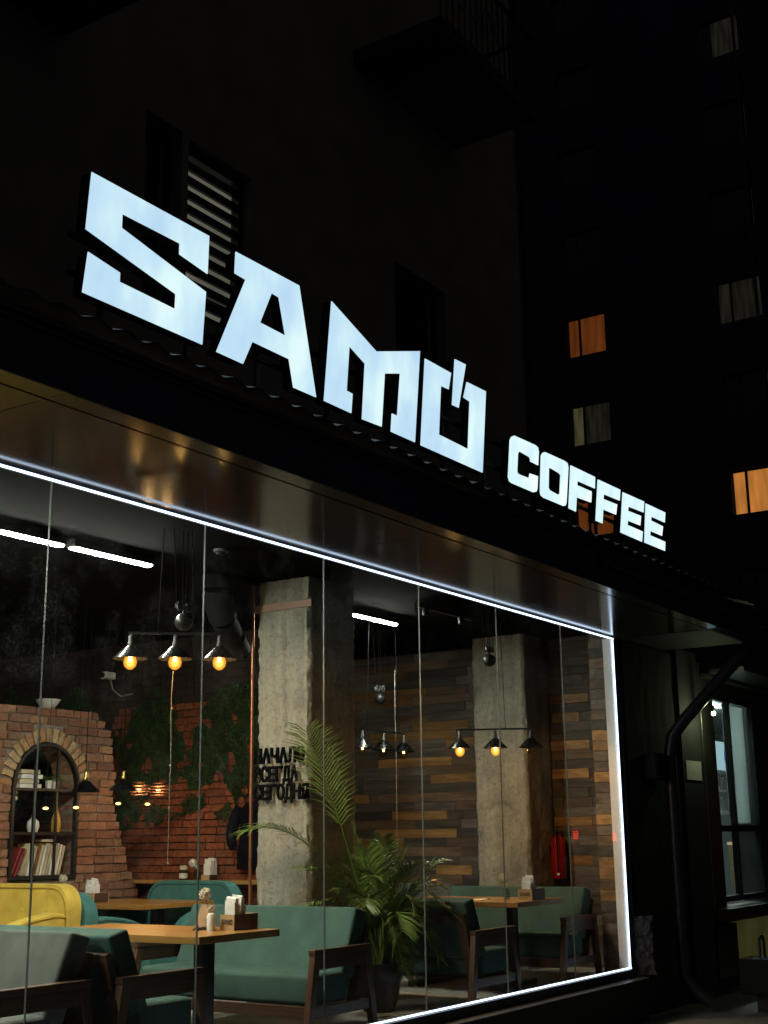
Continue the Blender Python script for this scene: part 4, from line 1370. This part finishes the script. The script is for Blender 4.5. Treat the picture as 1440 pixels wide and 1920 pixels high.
TZ = 0.7502
holder('wooden holder with burnt lettering on the nearest table', (6.64, 5.60, TZ), nlabel='white napkins fanned in the holder on the nearest table')
flower_vase('glass vase with round white bloom on the nearest table', (6.64, 5.74, TZ), 1.25, 0.205)
cd_ = MB().lathe([(0.0, 0), (0.029, 0), (0.029, 0.09), (0.02, 0.105), (0.0, 0.108)], seg=18).build('candle', 'white_plastic', smooth=0.8, loc=(6.57, 5.67, TZ))
tag(cd_, 'pale round candle at the left of the lettered holder', 'candle')
mc = MB().hexa([(0, -0.06, 0), (0.003, -0.06, 0), (0.003, 0.06, 0), (0, 0.06, 0)], [(0.07, -0.06, 0.15), (0.073, -0.06, 0.15), (0.073, 0.06, 0.15), (0.07, 0.06, 0.15)]).build('menu_card', 'brown_card', loc=(6.62, 5.80, TZ))
tag(mc, 'brown menu card leaning behind the pale candle', 'menu')
cr = MB().tube([(0, 0, 0.008), (0.03, -0.03, 0.018), (0.07, -0.04, 0.008)], [0.008, 0.012, 0.006], 7).tube([(-0.01, 0.02, 0.006), (0.0, 0.0, 0.022), (0.01, -0.01, 0.03)], 0.006, 6).build('dried_pod', 'dark_print', loc=(6.50, 5.73, TZ))
tag(cr, 'small dark dried pod lying beside the candle', 'pod')
holder('wooden holder on the right table by the green bench', (10.80, 5.66, TZ), w=0.14, l=0.26, nlabel='white napkins in the holder on the right table')
flower_vase('vase of pale dried flowers on the right table', (10.72, 5.80, TZ), 1.0, 0.19)
tag(MB().hexa([(-0.1, -0.07, 0), (0.1, -0.07, 0), (0.1, 0.07, 0), (-0.1, 0.07, 0)], [(-0.1, -0.07, 0.002), (0.1, -0.07, 0.012), (0.1, 0.07, 0.006), (-0.1, 0.07, 0.002)]).build('paper_sheet', 'cream_paper', loc=(10.72, 6.1, TZ)), 'cream paper sheet lying on the right table', 'paper')
holder('wooden holder on the table before the brick partition', (9.12, 9.42, TZ), w=0.2, l=0.2, h=0.085, txt=False, nlabel='white napkins on the table before the brick partition')
flower_vase('white flowers on the table before the brick partition', (8.99, 9.55, TZ), 1.2, 0.21)
dsp = thing('paper_cup', 'white paper cup lying on its side near the partition', 'cup', (9.06, 9.5, TZ + 0.04), 0.5)
MB().lathe([(0.0, 0), (0.028, 0), (0.038, 0.09), (0.036, 0.09), (0.026, 0.006), (0, 0.006)], seg=16).build('cup_body', 'paper', dsp, smooth=0.7).rotation_euler = (PI / 2, 0, 0)
gb = MB().lathe([(0.0, 0), (0.024, 0), (0.024, 0.07), (0.01, 0.09), (0.01, 0.22), (0.0, 0.22)], seg=14).build('green_bottle', 'green_glass', smooth=0.8, loc=(8.72, 9.6, TZ + 0.025))
gb.rotation_euler = (0, PI / 2 - 0.05, 0.3)
tag(gb, 'small green labelled bottle lying on the far table', 'bottle')
LZ = 0.9204
holder('wooden holder on the ledge of the red brick wall', (10.24, 8.93, LZ), w=0.1, l=0.14, h=0.05, txt=False, nlabel='white napkins on the ledge of the red brick wall')
flower_vase('white flowers on the ledge of the red brick wall', (10.30, 9.10, LZ), 1.3, 0.15)
jr = thing('sauce_jar', 'brown sauce jar with a cream lid on the brick wall ledge', 'jar', (10.30, 9.27, LZ))
MB().lathe([(0, 0), (0.04, 0), (0.042, 0.08), (0.035, 0.1), (0, 0.1)], seg=16).build('jar', 'dark_print', jr, smooth=0.8)
MB().lathe([(0, 0.1005), (0.038, 0.1005), (0.038, 0.14), (0, 0.14)], seg=16).build('lid', 'cream_paper', jr, smooth=0.8)
MB().lathe([(0.0425, 0.015), (0.0432, 0.015), (0.0432, 0.065), (0.0425, 0.065)], seg=16).build('sticker', 'white_plastic', jr)
holder('wooden holder on the table behind the palm', (11.34 - 0.12, 7.33 + 0.1, TZ), w=0.1, l=0.12, h=0.06, txt=False, nlabel='white napkins on the table behind the palm')
jr = thing('glass_jar', 'cloudy glass jar half hidden by palm fronds', 'jar', (10.98, 7.42, TZ))
MB().lathe([(0, 0), (0.045, 0), (0.047, 0.15), (0.04, 0.17), (0, 0.17)], seg=16).build('jar', 'glass_jar', jr, smooth=0.8)
MB().lathe([(0, 0.1705), (0.042, 0.1705), (0.042, 0.19), (0, 0.19)], seg=16).build('lid', 'brass', jr, smooth=0.8)
bk = thing('wicker_basket', 'dark brown wicker basket on the table behind the palm', 'basket', (11.12, 7.45, TZ))
MB().lathe([(0, 0.0), (0.06, 0.0), (0.085, 0.07), (0.088, 0.085), (0.08, 0.085), (0.056, 0.01), (0, 0.01)], seg=18).build('basket', 'wicker', bk, smooth=0.9)
MB().tube([(0.08 * math.cos(a), 0, 0.08 + 0.09 * math.sin(a)) for a in [PI * q / 10 for q in range(11)]], 0.006, 6).build('handle', 'wicker', bk)

# ---------------------------------------------------------------- arched shelf in the brick partition
ash = thing('arched_shelf', 'black arched steel shelf set in the brick opening', 'shelf', (AX, 9.85, AB))
hz = AZ - AB
ro_, ri_ = AR - 0.004, AR - 0.036
outer = [(-ro_, 0.0), (ro_, 0.0)] + [(ro_ * math.cos(PI * k / 24), hz + ro_ * math.sin(PI * k / 24)) for k in range(25)]
inner = [(-ri_, 0.035), (ri_, 0.035)] + [(ri_ * math.cos(PI * k / 24), hz + ri_ * math.sin(PI * k / 24)) for k in range(25)]
MB().prism(outer, [inner], lambda u, v, s: (u, -0.02 + 0.05 * s, v)).build('frame', 'black_metal', ash)
for x in (-0.14, 0.14):
    MB().box(x - 0.011, x + 0.011, -0.012, 0.01, 0.036, hz + math.sqrt(ri_ ** 2 - x * x) - 0.002).build('upright', 'black_metal', ash)
for z in (0.425, 0.835):
    MB().box(-ri_ + 0.001, ri_ - 0.001, -0.0115, 0.0095, z - 0.012, z + 0.012).build('cross_bar', 'black_metal', ash)
for z in (0.02, 0.425, 0.835):
    MB().box(-0.385, 0.385, 0.035, 0.30, z - 0.011, z + 0.011).build('shelf_board', 'walnut', ash)
SB = [AB + 0.0315, AB + 0.4365, AB + 0.8465]


def book(x, z, w, h, d, mat, lean_, label, grp, y=9.90):
    t = thing('book', label, 'book', (x, y, z), 0, grp)
    m = Matrix.Rotation(lean_, 4, 'Y')
    MB().box(0.002, w - 0.002, 0.003, d - 0.002, 0.002, h - 0.003, m).build('pages', 'paper', t)
    MB().box(0, 0.002, 0, d, 0, h, m).box(w - 0.002, w, 0, d, 0, h, m).box(0, w, 0, 0.003, 0, h, m).build('cover', mat, t)


book(8.60, SB[0] + 0.012, 0.03, 0.28, 0.18, 'red_cover', 0.42, 'dark red book leaning at the left of the bottom shelf', 'books on the arched shelf')
book(8.65, SB[0] + 0.012, 0.03, 0.27, 0.18, 'red_cover', 0.40, 'second dark red book leaning beside the first', 'books on the arched shelf')
hues = ['cream_paper', 'paper', 'cream_paper', 'honey_plank', 'cream_paper', 'paper', 'cream_paper', 'cream_paper', 'paper', 'cream_paper', 'paper', 'cream_paper']
for k in range(12):
    x = 8.76 + k * 0.039
    book(x, SB[0] + 0.010, 0.030, 0.30 - 0.012 * (k % 3), 0.17, hues[k], 0.24, 'pale leaning book in the row on the bottom shelf', 'pale leaning books on the bottom shelf')
book(8.98, SB[0] + 0.315, 0.17, 0.022, 0.16, 'cream_paper', 0.0, 'cream book lying across the leaning row', 'books on the arched shelf')
for k in range(4):
    book(8.66 + random.uniform(-0.02, 0.02), SB[2] + 0.002 + k * 0.045, 0.27 - 0.03 * (k % 2), 0.038, 0.17, 'cream_paper' if k % 2 else 'paper', 0.0, ['lowest', 'second lowest', 'second highest', 'topmost'][k] + ' pale book of the stack on the top shelf', 'books on the arched shelf')


def pot_plant(x, z, label):
    t = thing('pot_plant', label, 'plant', (x, 9.93, z), 0, 'small white pots of greenery')
    MB().lathe([(0, 0), (0.032, 0), (0.038, 0.08), (0.034, 0.08), (0.03, 0.07), (0, 0.07)], seg=16).build('pot', 'white_plastic', t, smooth=0.8)
    m = MB()
    for k in range(70):
        a, e = random.uniform(0, 2 * PI), random.uniform(0.2, 1.4)
        d = Vector((math.cos(a) * math.cos(e), math.sin(a) * math.cos(e), math.sin(e)))
        b = Vector((0, 0, 0.07))
        s = d.orthogonal().normalized() * 0.012
        L = random.uniform(0.06, 0.11)
        m.add([b, b + d * L * 0.55 + s, b + d * L, b + d * L * 0.55 - s], [(0, 1, 2, 3)])
    m.build('foliage', 'leaf', t)


pot_plant(8.585, SB[2], 'white pot of greenery at the left of the top shelf')
pot_plant(9.06, SB[2], 'left white pot of the pair on the top shelf')
pot_plant(9.14, SB[2], 'right white pot of the pair on the top shelf')
v_ = MB().lathe([(0, 0), (0.045, 0), (0.062, 0.05), (0.055, 0.10), (0.02, 0.135), (0.018, 0.16), (0.0, 0.16)], seg=20).build('white_vase', 'white_plastic', smooth=0.9, loc=(8.90, 9.95, SB[1]))
tag(v_, 'round white vase on the middle shelf', 'vase')
v_ = MB().lathe([(0, 0), (0.04, 0), (0.048, 0.06), (0.042, 0.13), (0.02, 0.2), (0.010, 0.26), (0.008, 0.30), (0, 0.30)], seg=20).build('yellow_vase', 'yellow_glaze', smooth=0.9, loc=(9.18, 9.94, SB[1]))
tag(v_, 'slim yellow drop shaped vase on the middle shelf', 'vase')
v_ = MB().lathe([(0, 0), (0.032, 0), (0.032, 0.16), (0.014, 0.2), (0.014, 0.27), (0, 0.27)], seg=16).build('dark_bottle', 'green_glass', smooth=0.9, loc=(8.62, 9.95, SB[1]))
tag(v_, 'dark green bottle at the left of the middle shelf', 'bottle')
ct = thing('cotton_sprig', 'white cotton sprig standing in the dark green bottle', 'flowers', (8.62, 9.95, SB[1] + 0.2705))
MB().tube([(0, 0, 0), (0.01, 0, 0.06), (0.03, 0, 0.1)], 0.003, 5).build('twig', 'stem', ct)
MB().ball((0.0, 0, 0.065), 0.028, 10, 8).ball((0.035, 0, 0.10), 0.027, 10, 8).ball((0.042, 0, 0.045), 0.024, 10, 8).build('bolls', 'petal', ct, smooth=1.5)
bw = MB().lathe([(0, 0), (0.05, 0.0), (0.1, 0.06), (0.125, 0.10), (0.118, 0.10), (0.095, 0.065), (0.045, 0.008), (0, 0.008)], seg=24).build('white_bowl', 'white_plastic', smooth=0.9, loc=(9.06, 10.0, 2.584))
tag(bw, 'shallow white bowl standing on top of the brick partition', 'bowl')

# ---------------------------------------------------------------- pillar lettering


def wall_text(lines, x, y0, zs, h, widths):
    t = thing('wall_lettering', 'three lines of bold black Cyrillic letters on the concrete pillar', 'lettering', (x, y0, zs[-1]))
    for line, z, wd in zip(lines, zs, widths):
        cw = wd / len(line)
        for k, ch in enumerate(line):
            cu = bpy.data.curves.new('letter', 'FONT')
            cu.body = ch
            cu.size = 1.0
            cu.extrude = 0.5
            cu.offset = 0.034
            ob = bpy.data.objects.new('letter', cu)
            COL.objects.link(ob)
            bpy.context.view_layer.update()
            me = bpy.data.meshes.new_from_object(ob.evaluated_get(bpy.context.evaluated_depsgraph_get()))
            bpy.data.objects.remove(ob)
            xs = [v.co.x for v in me.vertices]
            ys_ = [v.co.y for v in me.vertices]
            sx = (cw * 0.95) / (max(xs) - min(xs))
            sy = h / 0.745
            bm = bmesh.new()
            bm.from_mesh(me)
            for v in bm.verts:
                u, vv, w = (v.co.x - min(xs)) * sx, v.co.y * sy, v.co.z + 0.5
                v.co = (-0.018 * w, -u, vv)
            bmesh.ops.recalc_face_normals(bm, faces=bm.faces)
            bm.to_mesh(me)
            bm.free()
            me.materials.clear()
            me.materials.append(M['matt_black'])
            link('letter', me, t, (0, -k * cw, z - zs[-1]))
    return t


wall_text(('НАЧАЛО', 'ВСЕГДА', 'СЕГОДНЯ'), 8.462, 6.87, (1.905, 1.758, 1.615), 0.118, (0.52, 0.45, 0.56))

# ---------------------------------------------------------------- palm
pm = thing('potted_palm', 'tall feathery palm in a black pot beside the green bench', 'plant', (8.95, 6.0, 0))
MB().lathe([(0, 0), (0.12, 0), (0.13, 0.02), (0.165, 0.16), (0.178, 0.28), (0.17, 0.36), (0.16, 0.36), (0.16, 0.33), (0, 0.33)], seg=28).build('pot', 'black_pot', pm, smooth=0.8)
MB().lathe([(0, 0.335), (0.155, 0.335)], seg=20).build('soil', 'soil', pm)


def frond(tip, h, leaf, n=30, spread=1.0, base=None, s0=0.30):
    b = Vector(base or (random.uniform(-0.05, 0.05), random.uniform(-0.05, 0.05), 0.33))
    e = Vector(tip) - Vector((8.95, 6.0, 0))
    mid = b.lerp(e, 0.5)
    mid.z += h
    m = MB()
    P = lambda s: b * (1 - s) ** 2 + mid * 2 * s * (1 - s) + e * s * s
    pts = [P(k / 12) for k in range(13)]
    m.tube([tuple(p) for p in pts], [0.007 * (1 - k / 13) + 0.0015 for k in range(13)], 5)
    for k in range(n):
        s = s0 + (1 - s0) * k / (n - 1)
        p = P(s)
        d = (P(min(1, s + 0.02)) - P(s - 0.02)).normalized()
        side = d.cross(Vector((0, 0, 1)))
        if side.length < 0.15:
            side = d.cross(Vector((0.4, 0.6, 0.2)))
        side.normalize()
        nrm = side.cross(d).normalized()
        q = (s - s0) / (1 - s0)
        L = leaf * (0.45 + 0.75 * math.sin(PI * min(1, (q + 0.12) / 1.2))) * random.uniform(0.85, 1.12)
        for sg_ in (-1, 1):
            dr = (side * sg_ * 0.75 * spread + d * 0.72 + nrm * random.uniform(0.0, 0.28)).normalized()
            w = d.cross(dr).cross(dr).normalized() * 0.0075
            q1 = p + dr * L * 0.5 + Vector((0, 0, -0.02 * L))
            q2 = p + dr * L + Vector((0, 0, -0.22 * L))
            m.add([p - w * 0.5, p + w * 0.5, q1 + w, q1 - w, q2], [(0, 1, 2, 3), (3, 2, 4)])
    return m.build('frond', 'leaf', pm)


S = lambda t, k: (t[0] * k, t[1] * k, 1.3 + (t[2] - 1.3) * k)
frond(S((8.64, 6.47, 2.15), 0.945), 0.30, 0.37, 30, 1.1, None, 0.52)
frond(S((8.35, 6.89, 1.36), 0.945), 0.75, 0.24, 30, 1.0, None, 0.48)
frond(S((8.61, 6.5, 0.78), 0.955), 0.42, 0.22, 26)
frond(S((8.60, 6.52, 1.08), 0.95), 0.45, 0.20, 26)
for tip, h in (((8.73, 6.13, 1.03), .35), ((8.79, 6.0, 1.22), .30), ((8.93, 5.9, 1.30), .2), ((9.1, 5.78, 1.22), .3), ((9.17, 5.67, 1.10), .4), ((9.21, 5.61, 0.95), .45),
               ((9.26, 5.6, 0.72), .5), ((9.22, 5.63, 0.52), .55), ((9.1, 5.79, 0.32), .6), ((9.02, 5.80, 0.28), .62), ((8.93, 5.75, 0.31), .55), ((8.88, 5.9, 0.52), .5), ((8.82, 5.7, 0.62), .5),
               ((9.05, 5.6, 0.55), .5), ((9.0, 5.65, 0.9), .4), ((9.12, 5.7, 0.7), .5), ((9.3, 5.75, 0.85), .45), ((8.7, 5.95, 0.8), .45), ((8.95, 5.72, 1.08), .3), ((9.32, 6.0, 1.05), .4), ((8.72, 6.15, 0.92), .4), ((8.68, 6.1, 1.12), .35), ((9.3, 5.62, 1.12), .35), ((9.33, 5.58, 0.92), .4), ((9.28, 5.5, 0.68), .5), ((8.75, 5.85, 1.02), .4), ((8.9, 5.6, 0.8), .45), ((9.1, 5.5, 0.4), .55), ((8.8, 6.1, 1.4), .15), ((9.2, 6.1, 1.25), .3)):
    t_ = (tip[0] + random.uniform(-.02, .02), tip[1] + random.uniform(-.05, .05), tip[2])
    frond(t_, h, 0.20, 24, 1.0)

# ---------------------------------------------------------------- fittings
cp = tag(MB().tube([(8.58, 7.0, 0), (8.58, 7.0, 3.41)], 0.014, 10).build('copper_pipe', 'copper', smooth=1), 'thin upright copper pipe left of the lettered pillar', 'pipe')
ex = thing('fire_extinguisher', 'red fire extinguisher hung on the dark side of the pillar', 'fire extinguisher', (12.87, 6.33, 0.87))
MB().lathe([(0, 0), (0.072, 0), (0.078, 0.015), (0.078, 0.36), (0.065, 0.41), (0.03, 0.435), (0.025, 0.45), (0, 0.45)], seg=22).build('cylinder', 'red_enamel', ex, smooth=0.8)
MB().lathe([(0, 0.4505), (0.022, 0.4505), (0.022, 0.49), (0, 0.49)], seg=12).box(-0.08, 0.02, -0.012, 0.012, 0.492, 0.504).box(-0.07, 0.02, -0.012, 0.012, 0.515, 0.525).build('valve', 'black_metal', ex)
MB().tube([(-0.02, 0, 0.47), (-0.09, -0.03, 0.44), (-0.11, -0.04, 0.3), (-0.105, -0.04, 0.1), (-0.10, -0.04, 0.06)], 0.008, 8).build('hose', 'black_cord', ex, smooth=1)
MB().ball((-0.10, -0.04, 0.045), 0.014, 8, 6).build('nozzle', 'white_plastic', ex)
MB().box(-0.03, 0.03, 0.079, 0.10, 0.28, 0.33).build('bracket', 'black_metal', ex)
ct = thing('wall_coat', 'black coat hanging on the brick wall beside the copper pipe', 'coat', (10.36, 8.42, 1.0))
m = MB()
seg = 20
for i in range(15):
    z = 0.02 + 0.66 * i / 14
    t = i / 14
    wy = 0.185 - 0.02 * t + 0.012 * math.sin(9 * t) - 0.12 * max(0, (t - 0.82) / 0.18) ** 1.5
    for k in range(seg):
        a = 2 * PI * k / seg
        fold = 1 + 0.08 * math.sin(5 * a + 2 * t) * (1 - t)
        m.v.append((0.06 * math.cos(a) * fold, wy * math.sin(a) * fold, z))
for i in range(14):
    for k in range(seg):
        a, b = i * seg + k, i * seg + (k + 1) % seg
        m.f.append((a, b, b + seg, a + seg))
m.build('body', 'coat_cloth', ct, smooth=1.2)
MB().tube([(0, 0.17, 0.62), (-0.02, 0.225, 0.5), (-0.03, 0.255, 0.36), (-0.045, 0.235, 0.27), (-0.06, 0.20, 0.24)], [0.055, 0.06, 0.058, 0.05, 0.045], 12).build('sleeve', 'coat_cloth', ct, smooth=1.2)
MB().tube([(0.08, 0, 0.70), (0.0, 0, 0.70), (-0.03, 0, 0.74)], 0.006, 6).build('hook', 'black_metal', ct)
du = thing('air_duct', 'black round air duct bending down from the ceiling', 'duct', (8.06, 6.95, 3.42))
MB().tube([(0, 0, -0.01), (0, 0, -0.12)], [0.135, 0.13], 24).build('collar', 'duct_black', du, smooth=1)
MB().tube([(0, 0, -0.125), (0.03, 0.02, -0.22), (0.14, 0.06, -0.33)], [0.122, 0.12, 0.118], 24).build('elbow', 'duct_black', du, smooth=1)
MB().tube([(0.15, 0.065, -0.34), (0.55, 0.22, -0.55)], [0.105, 0.10], 24).build('spout', 'duct_black', du, smooth=1)
sd = thing('smoke_detector', 'round grey smoke detector on the dark ceiling', 'detector', (7.32, 6.29, 3.419))
MB().lathe([(0, 0), (0.055, 0), (0.055, -0.018), (0, -0.018)], seg=20).build('base', 'dull_grey', sd)
MB().lathe([(0, -0.0185), (0.038, -0.0185), (0.032, -0.04), (0, -0.042)], seg=20).build('sensor', 'duct_black', sd, smooth=0.7)
cc = thing('security_camera', 'small white security camera on the dark brick wall', 'camera', (10.40, 10.48, 3.08))
MB().box(-0.14, 0.02, -0.045, 0.045, -0.04, 0.04).build('body', 'white_plastic', cc, bevel=0.015)
MB().lathe([(0, 0), (0.03, 0), (0.03, 0.02), (0, 0.02)], seg=14).build('lens', 'black_metal', cc, loc=(-0.161, 0, 0)).rotation_euler = (0, PI / 2, 0)
MB().tube([(-0.05, -0.03, -0.04), (-0.06, -0.08, -0.16), (-0.05, -0.2, -0.24), (-0.02, -0.34, -0.22)], 0.008, 6).build('cable', 'white_cord', cc, smooth=1)
# ceiling track
tr = thing('ceiling_track', 'black lighting track on the ceiling before the plank wall', 'track', (10.6, 6.3, 3.40))
MB().box(-0.5, 0.5, -0.02, 0.02, -0.03, 0.015).build('rail', 'gutter_metal', tr)
for x in (-0.35, 0.3):
    MB().tube([(x, 0, -0.03), (x, 0, -0.09)], 0.03, 12).build('spot_head', 'gutter_metal', tr)

# ---------------------------------------------------------------- the car whose tail lamps show as red sparks in the glass
pc = thing('parked_van', 'dark parked van down the street with red tail lamps lit', 'van', (31.5, -4.15, GZ - 0.02), -0.05)
prof = [(0, 0.35), (0, 1.2), (0.06, 2.05), (0.2, 2.15), (2.9, 2.15), (3.6, 1.3), (4.4, 1.05), (4.55, 0.7), (4.55, 0.35), (4.2, 0.28), (0.3, 0.28)]
MB().prism(prof, [], lambda u, v, s: (u, -0.85 + 1.7 * s, v)).build('body', 'car_paint', pc, bevel=0.05, seg=3)
MB().hexa([(0.03, -0.6, 1.3), (0.03, 0.6, 1.3), (0.07, 0.58, 1.95), (0.07, -0.58, 1.95)], [(-0.01, -0.6, 1.3), (-0.01, 0.6, 1.3), (0.04, 0.58, 1.95), (0.04, -0.58, 1.95)]).build('rear_window', 'dark_window', pc)
for s in (-1, 1):
    MB().hexa([(0.6, s * 0.853, 1.35), (3.0, s * 0.853, 1.35), (2.7, s * 0.853, 1.95), (0.7, s * 0.853, 1.95)], [(0.6, s * 0.858, 1.35), (3.0, s * 0.858, 1.35), (2.7, s * 0.858, 1.95), (0.7, s * 0.858, 1.95)]).build('side_window', 'dark_window', pc)
    tl = MB()
    for k in range(4):
        tl.box(-0.025, 0.03, s * 0.52 - 0.06, s * 0.52 + 0.06, 1.78 - 0.055 * k - 0.018 - 0.03 * (s + 1), 1.78 - 0.055 * k + 0.018 - 0.03 * (s + 1))
    tl.build('tail_lamp', 'tail_light', pc)
    for x in (0.85, 3.6):
        w_ = MB().lathe([(0.15, -0.09), (0.30, -0.10), (0.32, -0.06), (0.32, 0.06), (0.30, 0.10), (0.15, 0.09)], seg=24).build('wheel', 'tyre', pc, loc=(x, s * 0.80, 0.32), smooth=0.8)
        w_.rotation_euler = (PI / 2, 0, 0)
        MB().lathe([(0, -0.05), (0.15, -0.06), (0.15, 0.06), (0, 0.05)], seg=16).build('rim', 'steel', w_)
MB().box(-0.03, 0.0, -0.8, 0.8, 0.38, 0.55).build('bumper', 'tyre', pc, bevel=0.008)
